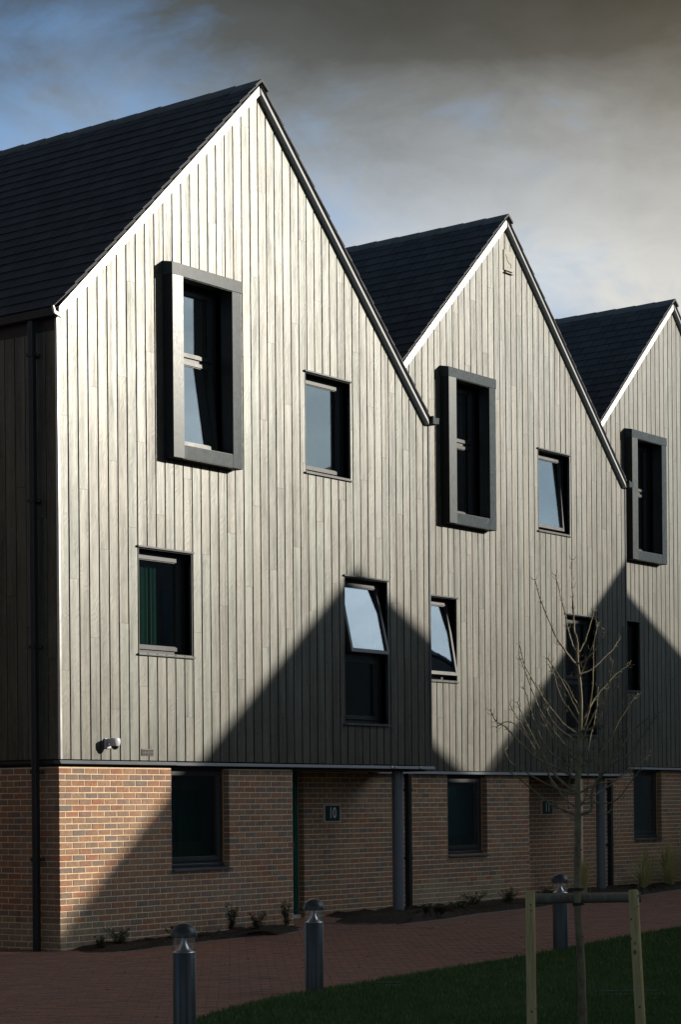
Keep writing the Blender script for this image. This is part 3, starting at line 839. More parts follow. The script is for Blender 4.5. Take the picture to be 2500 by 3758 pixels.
    bf = [(0, 1, 2, 3), (7, 6, 5, 4), (0, 4, 5, 1), (3, 2, 6, 7), (0, 3, 7, 4), (1, 5, 6, 2)]
    W(MB().add(v, bf), 'surround_jamb', 'zinc')
    W(MB().box(inx1, X1, -pr+0.003, 0.0, Z0, Z1-szt), 'surround_jamb', 'zinc')
    W(MB().box(inx0, inx1, -pr+0.006, 0.0, Z0+0.004, Z0+szb), 'surround_sill', 'zinc')
    lin = MB()
    lin.box(inx0, inx0+0.006, -pr+0.012, 0.0, inz0, inz1); lin.box(inx1-0.006, inx1, -pr+0.012, 0.0, inz0, inz1)
    lin.box(inx0, inx1, -pr+0.012, 0.0, inz1-0.006, inz1); lin.box(inx0, inx1, -pr+0.012, 0, inz0, inz0+0.006)
    W(lin, 'lining', 'black_metal')
    ob = MB(); ob.box(X0-0.003, X0, -pr+0.01, -0.001, Z0+0.01, Z1-szt); ob.box(X0, X1, -pr+0.012, -0.001, Z0-0.003, Z0)
    W(ob, 'shade_skin', 'black_metal')  # thin black sheets put shade on the frame's left and under faces
    # ---- brick ground floor
    yb = 0.06; r0 = -0.10-gzo                     # courses are level through the row
    while r0+0.075 < zb-0.05: r0 += 0.075
    nrow = 31
    gw = cfg['gwin']                              # ground-floor window opening (x0,x1,z0)
    xj = 4.535
    mort = 0.0045
    wl = []                                       # bricks: (pos, rotz, width factor)
    def course_wall(x0, x1, y, rows, hole=None, phase=0):
        for r in range(rows[0], rows[1]):
            z = r0-r*0.075-0.0375
            x = x0-(0.1125 if (r+phase) % 2 else 0)
            while x < x1-0.02:
                a, b = max(x, x0), min(x+0.215, x1); x += 0.225
                segs = [(a, b)]
                if hole and hole[2] < z < hole[3]:
                    segs = [(p, q_) for p, q_ in ((a, min(b, hole[0])), (max(a, hole[1]), b)) if q_-p > 0.015]
                for p, q_ in segs:
                    if q_-p > 0.02: wl.append(((p+q_)/2, y, z, 0, (q_-p)/0.215))
    gh = (gw[0], gw[1], gw[2], r0)
    course_wall(0.03, xj, yb, (0, nrow), gh)
    if cfg['porch']:
        course_wall(6.04, Wg-0.03, 0.991+yb, (0, nrow), None, 1)
    # side wall bricks
    if idx == 1:
        for r in range(nrow):
            z = r0-r*0.075-0.0375; y = yb+0.1125+(0.1125 if r % 2 else 0)-0.1125
            y = yb + (0.105 if r % 2 == 0 else 0.2125)
            if r % 2: wl.append((0.03, yb+0.105+0.05, z, -math.pi/2, 0.45))
            while y < DEPTH-0.2:
                wl.append((0.03, y+0.1075, z, -math.pi/2, 1.0)); y += 0.225
    wl2 = []
    for x, y, z, a, wf in wl:
        if z+gzo < gz(gx+x)-0.1: continue
        wl2.append((seen((gx+x, gy+y, gzo+z))*(1 if not (idx > 1 and x < 0.85 and y < 0.5) else 0.01), x, y, z, a, wf))
    wl2.sort(reverse=True)
    rest = MB()
    for n, (s_, x, y, z, a, wf) in enumerate(wl2):
        k = rnd.randrange(5); dy = rnd.uniform(-0.002, 0.002)
        if n < 300:
            o = put('brick', BRICKS[k][3 if z+gzo < gz(gx+x)+0.36+rnd.uniform(-0.08, 0.08) else 2], H, L_((x+(dy if a else 0), y+(0 if a else dy), z)), (0, rnd.uniform(-0.006, 0.006), a)); o.scale = (wf, 1, 1)
        else:
            ca, sa = math.cos(a), math.sin(a)
            rest.add([(x+(p[0]*wf)*ca-p[1]*sa, y+(p[0]*wf)*sa+p[1]*ca, z+p[2]+OZ) for p in BRICKS[k][0]], BRICKS[k][1])
    tag(build(rest, 'far_bricks', 'brick', H), kind='stuff')
    # mortar bed: solid wall behind the brick faces
    zt_, zb_ = r0+0.01, -2.45-gzo
    y0 = yb+mort
    P(MB().box(0.03+mort, gw[0]-mort, y0, 0.3, zb_, zt_), 'wall', 'mortar'); P(MB().box(gw[1]+mort, xj-mort, y0, 0.3, zb_, zt_), 'wall', 'mortar')
    P(MB().box(gw[0]-mort, gw[1]+mort, y0, 0.3, zb_, gw[2]-0.012), 'wall', 'mortar')
    P(MB().box(0.03+mort, 0.33, 0.3, DEPTH, zb_, zt_), 'wall', 'mortar')
    if cfg['porch']:
        P(MB().box(6.04+mort, Wg+0.2, 0.991+yb+mort, 1.4, zb_, zt_), 'porch_wall', 'mortar')
        P(MB().box(xj-0.3, xj-mort, 0.3, 1.3, zb_, zt_), 'porch_wall', 'mortar')
    # ground floor window
    gx0, gx1, gz0, gz1 = gw[0], gw[1], gw[2], zb-0.06
    cxm, czm = (gx0+gx1)/2, (gz0+gz1)/2; yf = yb+0.125
    fo = ring(MB(), gx0-cxm, gx1-cxm, gz0-czm+0.02, gz1-czm, 0.07, yf, yf+0.08)
    Gn = P(fo, 'window', 'frame_grey', None, (cxm, 0, czm))
    def W2(mb, name, mat, loc=(0, 0, 0), rot=None, smooth=None, bevel=0): return build(mb, name, mat, Gn, (loc[0]-cxm, loc[1], loc[2]-czm), rot, smooth, bevel)
    W2(ring(MB(), gx0+0.062, gx1-0.062, gz0+0.085, gz1-0.062, 0.055, yf-0.02, yf+0.03), 'sash', 'frame_grey')
    W2(MB().box(gx0+0.11, gx1-0.11, yf+0.004, yf+0.010, gz0+0.13, gz1-0.11), 'pane', 'window_glass')
    W2(MB().box(gx0, gx1-0.001, yf-0.03, yf, gz0+0.012, gz0+0.05), 'frame_sill', 'frame_grey', bevel=0.004)
    W2(MB().prism_yz([(yf+0.02, gz0+0.008), (yb-0.045, gz0-0.016), (yb-0.045, gz0-0.036), (yb-0.02, gz0-0.036), (yb-0.015, gz0-0.022), (yf+0.02, gz0-0.012)], gx0+0.002, gx1+0.012), 'sill', 'flashing')
    W2(MB().box(gx1-0.002, gx1+0.010, yf-0.012, yf+0.02, gz0+0.02, gz1), 'timber_liner', 'orange_timber')
    W2(MB().box(gx0+0.12, gx1-0.62, yf-0.028, yf, gz1-0.03, gz1-0.012), 'trickle_vent', 'flashing')
    W2(MB().box(gx0+0.48, gx1-0.2, yf-0.028, yf, gz1-0.034, gz1-0.014), 'trickle_vent', 'flashing')
    rm = MB(); X0, X1, Z0, Z1, Y0, Y1 = gx0-0.35, gx1+0.35, gz0-0.4, gz1+0.05, 0.301, 2.2
    q = [(X0, Y0, Z0), (X1, Y0, Z0), (X1, Y1, Z0), (X0, Y1, Z0), (X0, Y0, Z1), (X1, Y0, Z1), (X1, Y1, Z1), (X0, Y1, Z1)]
    rm.add(q, [(0, 1, 2, 3), (4, 7, 6, 5), (1, 5, 6, 2), (2, 6, 7, 3), (3, 7, 4, 0)])
    W2(rm, 'room', 'room_wall')
    cu = MB(); n = 34; vv = []
    for i in range(n+1):
        xx = gx0+(gx1-gx0)*i/n; vv += [(xx, 0.36+0.015*math.sin(i*1.7), gz0-0.1), (xx, 0.36+0.015*math.sin(i*1.7), gz1+0.02)]
    W2(cu.add(vv, [(2*i, 2*i+2, 2*i+3, 2*i+1) for i in range(n)]), 'curtain', 'curtain_dark', smooth=60)
    # ---- porch: column, door, rainwater pipe
    if cfg['porch']:
        gr = gz(gx+7.3)-gzo-0.02
        c_ = MB().lathe([(0.085, gr), (0.085, zb-0.05)], 28); 
        P(c_, 'column', 'column_paint', None, (7.335, 0.30, 0), smooth=40)
        # door set back in the rear wall of the porch
        yd = 0.991+yb+0.12
        dz0, dz1 = gz(gx+5.5)-gzo+0.02, zb-0.09
        D_ = P(MB().box(4.95, 5.955, yd+0.02, yd+0.065, dz0+0.03, dz1-0.05), 'door', 'door_green')
        fr_ = MB(); fr_.box(5.96, 6.032, yd-0.012, yd+0.09, dz0, dz1); fr_.box(4.87, 4.945, yd-0.012, yd+0.09, dz0, dz1); fr_.box(4.945, 5.96, yd-0.010, yd+0.09, dz1-0.05, dz1)
        P(fr_, 'frame', 'door_green', D_, (0, 0, 0))
        P(MB().box(5.905, 5.93, yd-0.03, yd+0.02, dz0+0.95, dz0+1.08), 'handle', 'flashing', D_, (0, 0, 0))
        P(MB().box(4.87, 6.03, yd-0.06, yd+0.1, dz0-0.03, dz0+0.024), 'threshold', 'verge_metal', D_, (0, 0, 0))
        # the square downpipe against the next wall
        xp, yp = (Wg+0.69, 0.90) if idx == 1 else (8.80, 0.93)
        P(MB().box(xp, xp+0.085, yp, yp+0.085, gr-0.02, zb-0.10), 'downpipe', 'black_metal', bevel=0.008)
        for zz in (-0.35, -1.4):
            P(MB().box(xp-0.012, xp+0.087, yp-0.008, yp+0.12, zz-0.02, zz+0.02), 'pipe_clip', 'black_metal')
    # downpipe on the flank
    if idx == 1:
        P(MB().box(-0.125, -0.05, 0.30, 0.375, -2.36, He-0.02), 'downpipe', 'black_metal', bevel=0.010)
        for zz in (4.85, 3.1, 1.35, -0.15, -1.2):
            P(MB().box(-0.135, 0.0, 0.288, 0.387, zz-0.022, zz+0.022), 'pipe_clip', 'black_metal')
            P(MB().box(-0.06, -0.045, 0.265, 0.288, zz-0.012, zz+0.012), 'pipe_lug', 'flashing')
    return H

OPEN1 = dict(box=(2.08, 3.07, 4.0, 6.135), u=(4.8139, 5.834, 4.0246, 5.3698), l=(1.401, 2.3989, 1.3542, 2.6475), t=(5.674, 6.6956, 0.5908, 2.6304))
BOUT = (1.8943, 3.2528, 3.8311, 6.2889)
OPEN2 = dict(OPEN1); OPEN2['l'] = (1.30, 2.30, 1.3542, 2.6475)
make_house(1, 0, 0, 0, 0.0, 'nearest gabled house, pale weathered boards over brick, with the security camera', dict(
    open=OPEN1, bout=BOUT, gwin=(2.05, 3.185, -1.37), porch=True,
    box=dict(transom=0.56, tilt_low=4.5, vent=False, curtain=('curtain_pale', 0.0, 0.28)), u=dict(tilt=0, curtain=('curtain_pale', 0.0, 0.2)), l=dict(tilt=0, curtain=('curtain_green', 0.0, 0.68)),
    t=dict(transom=0.46, tilt_up=12.6)))
make_house(2, 7.6588, 0.9907, 0.0328, -0.083, 'middle gabled house, pale boards, with a small cream plate under its peak', dict(
    open=OPEN2, bout=BOUT, gwin=(2.10, 3.24, -1.42), porch=True,
    box=dict(transom=0.56, vent=False), u=dict(tilt=3.5), l=dict(tilt=10.0), t=dict(transom=0.46)))
make_house(3, 15.3701, 2.024, 0.2133, -0.1035, 'farthest gabled house, cut off by the right edge of the photo', dict(
    open=OPEN1, bout=BOUT, gwin=(2.25, 3.35, -1.48), porch=True,
    box=dict(transom=0.56, vent=False), u=dict(tilt=0), l=dict(tilt=0), t=dict(transom=0.46)))

# ------------------------------------------------------------------ the row across the lane (casts the gable shadows)
def opposite_house(ax, az, label):
    """(ax, az): where the shadow of the gable's peak falls on the plane y=0"""
    top = 9.05
    t = (top-az)/0.36
    px, py = ax+0.85*t, -t
    a = R(23); c, s = math.cos(a), math.sin(a)
    zg = -2.45
    H = tag(empty('opposite_house', (px, py, zg), a), label, 'house', 'gabled houses across the lane')
    m_l, m_r = 0.93, 0.80
    hz = top-zg; wl, wr = 5.2, 5.2
    el, er = hz-wl*OPP_L, hz-wr*OPP_R
    dep = 9.0
    build(MB().prism_xz([(-wl+0.1, 0), (wr-0.1, 0), (wr-0.1, er-0.05), (0, hz-0.12), (-wl+0.1, el-0.05)], -dep, -0.05), 'wall', 'plain_wall', H)
    build(MB().prism_xz([(-wl, el), (0, hz-0.10), (0, hz), (-wl, el+0.1)], -dep-0.05, 0.0), 'roof', 'plain_roof', H)
    build(MB().prism_xz([(0.001, hz-0.10), (wr, er), (wr, er+0.1), (0.001, hz)], -dep-0.05, 0.0), 'roof', 'plain_roof', H)
    for zz in (1.0, 3.6, 6.0):
        for xx in (-2.6, 0.6):
            if zz > 5 and abs(xx) > 2: continue
            build(MB().box(xx, xx+1.1, -0.07, -0.02, zz, zz+1.3), 'window', 'frame_grey', H)
    return H
OPP_L, OPP_R = 0.90, 0.78
AP = [(5.95, 2.80), (17.32, 4.99), (-5.42, 0.50), (-16.8, -1.8), (28.7, 7.0)]
for (q, lab) in zip(AP, ('gabled house across the lane facing the nearest house', 'gabled house across the lane facing the farthest house', 'gabled house across the lane beside the lawn', 'gabled house across the lane behind the photographer', 'gabled house at the far end of the lane')):
    opposite_house(q[0], q[1], lab)

def sky_screen_house(p, rz, w, d, e, h, label):  # added unseen houses that keep sky light off the shaded walls
    H = tag(empty('sky_screen_house', p, rz), label, 'house', 'added unseen houses screening the sky')
    build(MB().prism_xz([(-w, 0), (w, 0), (w, e), (0, h-0.1), (-w, e)], -d, d), 'wall', 'plain_wall', H)
    k = (h-e)/w
    build(MB().prism_xz([(-w-0.3, e-0.3*k), (0, h), (0, h+0.12), (-w-0.3, e-0.3*k+0.12)], -d-0.2, d+0.2), 'roof', 'plain_roof', H)
    build(MB().prism_xz([(0.001, h), (w+0.3, e-0.3*k), (w+0.3, e-0.3*k+0.12), (0.001, h+0.12)], -d-0.2, d+0.2), 'roof', 'plain_roof', H)
    for zz in (1.0, 3.7):
        for xx in (-3.4, -0.5, 2.3): build(MB().box(xx, xx+1.1, -d-0.03, -d+0.02, zz, zz+1.3), 'window', 'frame_grey', H)
sky_screen_house((-10.2, 10.2, -2.45), R(0), 6.0, 9.6, 10.5, 15.5, 'unseen brick house added on the left, screening the sky')
sky_screen_house((-38, -6, -2.45), R(70), 8, 7, 6.5, 11.5, 'unseen brick house added far to the left, screening the sky')
sky_screen_house((-22, -40, -2.45), R(10), 9, 6, 6.5, 11.5, 'unseen brick house added behind the camera, screening the sky')

# ------------------------------------------------------------------ things fixed to the fronts
def security_camera():
    E_ = tag(empty('security_camera', (0.80, 0, 0.21)), 'white dome security camera on the boards just above the brick', 'camera')
    mb = MB(); n = 20
    # a rounded arm reaching out from the wall, holding a dome housing
    build(MB().box(-0.055, 0.055, -0.025, 0.0, -0.075, 0.055), 'mounting_plate', 'white_plastic', E_, bevel=0.012)
    build(MB().box(-0.045, 0.045, -0.115, -0.02, -0.01, 0.05), 'arm', 'white_plastic', E_, bevel=0.016)
    pr = [(0.001, 0.055), (0.050, 0.054), (0.064, 0.046), (0.068, 0.03), (0.068, 0.0), (0.060, -0.035), (0.052, -0.045), (0.001, -0.046)]
    build(MB().lathe(pr[::-1], 24), 'housing', 'white_plastic', E_, (0, -0.135, 0), smooth=40)
    pr = [(0.046, -0.044)]+[(0.046*math.cos(a), -0.044-0.046*math.sin(a)) for a in np.linspace(0.15, math.pi/2-0.02, 6)]
    build(MB().lathe(pr[::-1], 20), 'dome', 'black_plastic', E_, (0, -0.135, 0), smooth=60)
    build(MB().box(-0.02, 0.03, -0.05, -0.026, -0.045, -0.02), 'cable_cover', 'white_plastic', E_, bevel=0.004)
security_camera()
def wall_vent(p):
    E_ = tag(empty('wall_vent', p), 'small slotted brown wall vent low on the boards of the nearest house', 'vent')
    build(MB().box(-0.11, 0.11, -0.012, 0.0, -0.045, 0.04), 'plate', 'grille', E_, bevel=0.003)
    for r in range(4):
        for c in range(4):
            build(MB().box(-0.098+c*0.05, -0.098+c*0.05+0.040, -0.0145, -0.0125, -0.036+r*0.018, -0.027+r*0.018), 'slot', 'dark_void', E_)
wall_vent((1.535, 0.0, 0.105))
def nest_plate():
    x0, x1, z0, z1 = 11.435, 11.705, 8.20, 8.575; y = 0.9907
    E_ = tag(empty('bat_box', ((x0+x1)/2, y, z0)), 'cream bat box plate with a raised curved emblem, under the middle peak', 'bat box')
    w = (x1-x0)/2
    build(MB().box(-w, w, -0.016, 0.0, 0.04, z1-z0), 'plate', 'plate_cream', E_, bevel=0.004)
    build(MB().box(-w+0.01, w-0.01, -0.045, 0.0, -0.008, 0.004), 'landing_ledge', 'plate_cream', E_)
    build(MB().box(-w+0.02, w-0.02, -0.006, 0.0, 0.006, 0.038), 'entrance_slot', 'dark_void', E_)
    pts = [(-0.085, -0.017, 0.30), (-0.05, -0.017, 0.255), (-0.03, -0.017, 0.20), (0.005, -0.017, 0.175), (0.03, -0.017, 0.16), (0.05, -0.017, 0.175), (0.075, -0.017, 0.145), (0.085, -0.017, 0.105), (0.06, -0.017, 0.095)]
    build(MB().tube(pts, 0.006, 5), 'emblem', 'plate_cream', E_)
    build(MB().tube([(-0.01, -0.017, 0.10), (0.0, -0.017, 0.105)], 0.005, 5), 'emblem_dot', 'plate_cream', E_)
nest_plate()
def number_sign(x0, x1, z0, z1, y, text, label):
    cx, cz = (x0+x1)/2, (z0+z1)/2; w, h = (x1-x0)/2, (z1-z0)/2
    E_ = tag(empty('number_sign', (cx, y, z0)), label, 'sign', 'house number signs')
    build(MB().box(-w, w, -0.022, -0.004, 0, 2*h), 'border', 'sign_edge', E_)
    build(MB().box(-w+0.026, w-0.026, -0.025, -0.010, 0.020, 2*h-0.020), 'plate', 'sign_green', E_)
    cu = bpy.data.curves.new('t', 'FONT'); cu.body = text; cu.size = 0.225; cu.align_x = 'CENTER'; cu.align_y = 'CENTER'; cu.extrude = 0.001; cu.offset = 0.0015; cu.resolution_u = 4
    to = bpy.data.objects.new('t', cu); COL.objects.link(to)
    dg = bpy.context.evaluated_depsgraph_get(); me = bpy.data.meshes.new_from_object(to.evaluated_get(dg))
    bpy.data.objects.remove(to)
    me.materials.clear(); me.materials.append(MATS['white_paint'])
    o = put('numeral', me, E_, (0, -0.0262, h), (math.pi/2, 0, 0)); o.scale = (0.80, 1.0, 1)
ys = 0.991+0.06
number_sign(6.50, 6.90, -0.832, -0.565, ys, '10', 'dark green house number 10 sign on the brick by the door')
number_sign(6.50+7.66, 6.90+7.66, -0.79, -0.52, ys+0.9907, '11', 'dark green house number 11 sign behind the bare young tree')

# ------------------------------------------------------------------ bollards
def bollard(p, label, h=0.862, spin=0.0):
    E_ = tag(empty('bollard_light', p, spin), label, 'bollard', 'bollard lights along the paving edge')
    r = 0.086; hb = h-0.215
    build(MB().lathe([(r, -0.06), (r, hb-0.006), (r-0.004, hb), (0.02, hb)], 40), 'post', 'bollard_paint', E_, smooth=35)
    build(MB().lathe([(r-0.003, hb), (r-0.003, hb+0.112)], 40), 'lens', 'clear_lens', E_, smooth=60)
    build(MB().lathe([(r-0.001, hb-0.002), (r+0.001, hb+0.001), (r-0.002, hb+0.005)], 40), 'rim', 'reflector_metal', E_, smooth=60)
    pr = [(0.078, hb+0.002), (0.060, hb+0.010), (0.042, hb+0.027), (0.028, hb+0.052), (0.018, hb+0.080), (0.011, hb+0.110), (0.010, hb+0.125)]
    build(MB().lathe(pr, 32), 'reflector', 'reflector_metal', E_, smooth=70)
    zc = hb+0.112; rd = 0.099
    pr = [(0.01, zc+0.004), (rd-0.006, zc), (rd, zc+0.004)]+[(rd*math.cos(a), zc+0.008+0.098*math.sin(a)) for a in np.linspace(0.05, math.pi/2-0.01, 10)]
    build(MB().lathe(pr, 40), 'cap', 'bollard_paint', E_, smooth=50)
    a = R(-80)
    build(MB().box(-0.004, 0.004, -0.004, 0.004, -0.004, 0.004), 'screw', 'reflector_metal', E_, (r*math.cos(a), r*math.sin(a), hb-0.035), (0, 0, a))
b1 = at(674, 3385, 15.66)
bollard((b1.x, b1.y, -2.30), 'nearest grey domed bollard light, cut off by the bottom edge')
bollard((-2.747, -5.942, -2.30), 'grey domed bollard light standing where the lawn meets the paving, before the green door')
bollard((2.595, -5.351, gz(2.595)), 'farthest grey domed bollard light, behind the wooden tree stakes', 0.88)

# ------------------------------------------------------------------ the young tree and its stakes
DT = 15.53
def zpt(x, y, dd=0.0): return at(1700+x*0.5102, 2000+y*0.5102, DT+dd)
def smooth_line(pts, n=4):
    out = []
    for i in range(len(pts)-1):
        p0 = pts[max(i-1, 0)]; p1 = pts[i]; p2 = pts[i+1]; p3 = pts[min(i+2, len(pts)-1)]
        for k in range(n):
            t = k/n
            out.append(0.5*((2*p1)+(-p0+p2)*t+(2*p0-5*p1+4*p2-p3)*t*t+(-p0+3*p1-3*p2+p3)*t**3))
    out.append(pts[-1]); return out
def tree():
    base = at(2143, 3758, DT); base = Vector((base.x, base.y, -2.30))
    T = tag(empty('young_tree', base), 'bare young tree tied to two wooden stakes on the lawn', 'tree')
    rr = random.Random(5)
    def rel(p): return tuple(Vector(p)-base)
    tp = [at(2150, 3830, DT), at(2142, 3758, DT), at(2135, 3533, DT), at(2122, 3364, DT), at(2119, 3265, DT), at(2122, 3122, DT), at(2123, 2995, DT), at(2122, 2893, DT), at(2124, 2816, DT), at(2128, 2740, DT), at(2133, 2638, DT), at(2134, 2561, DT), at(2128, 2485, DT), at(2121, 2423, DT), at(2121, 2357, DT)]
    rad = [0.034, 0.030, 0.028, 0.026, 0.026, 0.025, 0.025, 0.020, 0.018, 0.0165, 0.0145, 0.0130, 0.0115, 0.0100, 0.0085]
    sp = smooth_line(tp, 4); sr = [np.interp(i/4, range(len(rad)), rad)*(1+rr.uniform(-0.05, 0.07)) for i in range(len(sp))]
    tr = MB().tube([rel(p) for p in sp], sr, 12)
    # knuckles and pruned spurs
    for i in range(26):
        k = rr.randrange(2, 30); p = sp[k]; a = rr.uniform(0, 6.28); d_ = Vector((math.cos(a), math.sin(a), 0.3))
        tr.tube([rel(p+d_*sr[k]*0.7), rel(p+d_*(sr[k]+0.007))], [0.008, 0.004], 5)
    build(tr, 'trunk', 'bark', T, smooth=60)
    BRN = [
     ([(826, 700), (803, 600), (800, 530), (790, 380), (786, 250), (783, 108)], .0075, 0.0),
     ([(826, 870), (760, 790), (690, 690), (640, 590), (570, 420), (520, 250)], .008, -.3),
     ([(828, 770), (800, 740), (765, 640), (735, 490), (705, 370), (668, 218)], .0075, .2),
     ([(835, 855), (890, 820), (950, 760), (1000, 680), (1025, 605)], .0065, -.3), ([(838, 770), (880, 690), (920, 570), (945, 470)], .006, .3),
     ([(838, 930), (920, 900), (1010, 820), (1080, 750), (1135, 665)], .006, .25), ([(865, 1330), (930, 1318), (985, 1240), (1020, 1110), (1060, 960), (1080, 825)], .009, -.35),
     ([(845, 1240), (790, 1130), (720, 990), (660, 890), (610, 815)], .0075, -.2), ([(850, 1370), (795, 1340), (740, 1300), (660, 1210), (580, 1100), (500, 970), (440, 850), (405, 720)], .0085, -.4),
     ([(845, 1440), (760, 1370), (690, 1320), (630, 1240), (590, 1130), (550, 1010)], .007, .3), ([(838, 1520), (740, 1440), (640, 1320), (560, 1190), (480, 1000), (402, 785)], .008, .35),
     ([(838, 1640), (690, 1540), (600, 1450), (520, 1280), (470, 1120), (438, 1020)], .008, -.25), ([(830, 1790), (700, 1690), (620, 1590), (500, 1370), (390, 1130)], .009, .35),
     ([(828, 1690), (690, 1610), (540, 1540), (400, 1410), (300, 1305), (240, 1270), (198, 1185)], .009, -.45), ([(825, 1800), (660, 1740), (600, 1590), (550, 1430), (520, 1335)], .008, -.5),
     ([(822, 1780), (640, 1735), (480, 1650), (340, 1560), (302, 1470)], .007, .3), ([(828, 1945), (740, 1915), (600, 1840), (480, 1740), (400, 1680), (320, 1620)], .009, -.1),
     ([(835, 1890), (760, 1850), (680, 1750), (600, 1610), (470, 1380), (335, 1140)], .0085, .5), ([(835, 1940), (920, 1905), (935, 1760), (1000, 1645), (1060, 1590), (1200, 1370), (1335, 1240)], .012, -.3),
     ([(930, 1750), (985, 1690), (975, 1600), (990, 1450), (1020, 1300), (1050, 1170)], .008, -.55), ([(845, 1780), (950, 1725), (1100, 1690), (1240, 1570), (1340, 1455)], .008, .35),
     ([(850, 1860), (1010, 1760), (1130, 1680), (1350, 1510)], .006, .55), ([(990, 1470), (1080, 1340), (1150, 1200), (1200, 1075)], .006, -.3),
     ([(850, 1290), (900, 1200), (960, 1090), (1030, 1010), (1100, 930), (1200, 858)], .0065, .3), ([(845, 1600), (940, 1540), (1040, 1430), (1130, 1260), (1255, 1070)], .0075, .2),
     ([(1060, 1590), (1200, 1500), (1300, 1370), (1410, 1205)], .006, -.5), ([(850, 1860), (940, 1850), (1030, 1858), (1110, 1830), (1200, 1720), (1290, 1600)], .007, -.35),
     ([(845, 1300), (780, 1200), (700, 1080), (640, 840)], .0055, .4), ([(855, 1350), (900, 1230), (930, 1050), (940, 860), (945, 690), (972, 560)], .007, .1),
     ([(850, 1935), (930, 1935), (1010, 1945), (1065, 1905)], .004, .1), ([(820, 1985), (760, 1950), (700, 1900), (640, 1880)], .004, .3),
     ([(835, 1700), (880, 1560), (920, 1390), (960, 1200), (975, 1020)], .0055, .5), ([(835, 960), (880, 860), (920, 760), (945, 680)], .005, -.2),
     ([(838, 1560), (720, 1480), (620, 1340), (555, 1210)], .006, .15), ([(845, 1180), (800, 1100), (740, 990), (650, 930), (620, 860)], .005, .3),
     ([(850, 1420), (920, 1260), (980, 1150), (1060, 1060), (1120, 1010)], .0055, -.15), ([(600, 1600), (540, 1500), (420, 1330), (325, 1270), (238, 1310)], .0045, .2),
     ([(850, 1880), (890, 1800), (900, 1700), (905, 1620)], .0045, -.2), ([(760, 1900), (755, 1800), (770, 1690), (790, 1580)], .004, -.15),
     ([(980, 1700), (1060, 1560), (1120, 1420), (1170, 1330)], .005, -.6)]
    tw = MB(); bud = []
    for pts, r, dd in BRN:
        n = len(pts); dd *= 0.8
        q = [zpt(x, y, dd*(i/(n-1))**1.2) for i, (x, y) in enumerate(pts)]
        q = smooth_line(q, 4); m_ = len(q)
        q = [p+Vector((rr.uniform(-1, 1), rr.uniform(-1, 1), rr.uniform(-1, 1)))*0.003 for p in q]
        rd = [max(0.0034, r*1.1*(1-0.72*(i/(m_-1)))) for i in range(m_)]
        build(MB().tube([rel(p) for p in q], rd, 6), 'branch', 'bark', T, smooth=60)
        # opposite pairs of buds and short twigs
        acc = 0
        for i in range(2, m_):
            acc += (q[i]-q[i-1]).length
            if acc > 0.06 or i == m_-1:
                acc = 0
                t = (q[i]-q[i-1]).normalized(); s = t.cross(FW).normalized()
                a = rr.uniform(-0.9, 0.9); s = (s*math.cos(a)+FW*math.sin(a)).normalized()
                long = (0.035 if i >= m_-2 else rr.choice([0.012, 0.014, 0.018, 0.024, 0.045]))
                for sg in (-1, 1):
                    if rr.random() < 0.2: continue
                    e1 = q[i]+(s*sg*0.8+t*0.45)*long*0.6; e2 = q[i]+(s*sg*0.75+t*0.95)*long
                    tw.tube([rel(q[i]), rel(e1), rel(e2)], [0.0026, 0.002, 0.0014], 4)
    tag(build(tw, 'twigs', 'bark', T), kind='stuff')
    # a few withered leaves and seed bunches left on
    lv = MB()
    for cx, cy, n, sp_ in ((795, 930, 9, 25), (900, 1480, 22, 45), (745, 1530, 18, 40), (850, 800, 7, 20), (960, 620, 6, 14), (980, 1300, 8, 25), (765, 1185, 5, 12), (900, 1560, 8, 30), (845, 1320, 8, 25)):
        for k in range(n):
            p = Vector(rel(zpt(cx+rr.gauss(0, sp_), cy+rr.gauss(0, sp_*0.6), rr.uniform(-0.1, 0.1))))
            s = rr.uniform(0.008, 0.018); a = Vector((rr.uniform(-1, 1), rr.uniform(-1, 1), rr.uniform(-1, 0.3))).normalized(); b = a.cross(Vector((0.3, 0.5, 0.8))).normalized()
            lv.add([p, p+a*s+b*s*0.45, p+a*s*2, p+a*s-b*s*0.45], [(0, 1, 2, 3)])
    tag(build(lv, 'withered_leaves', 'leaf_dead', T), kind='stuff')
tree()
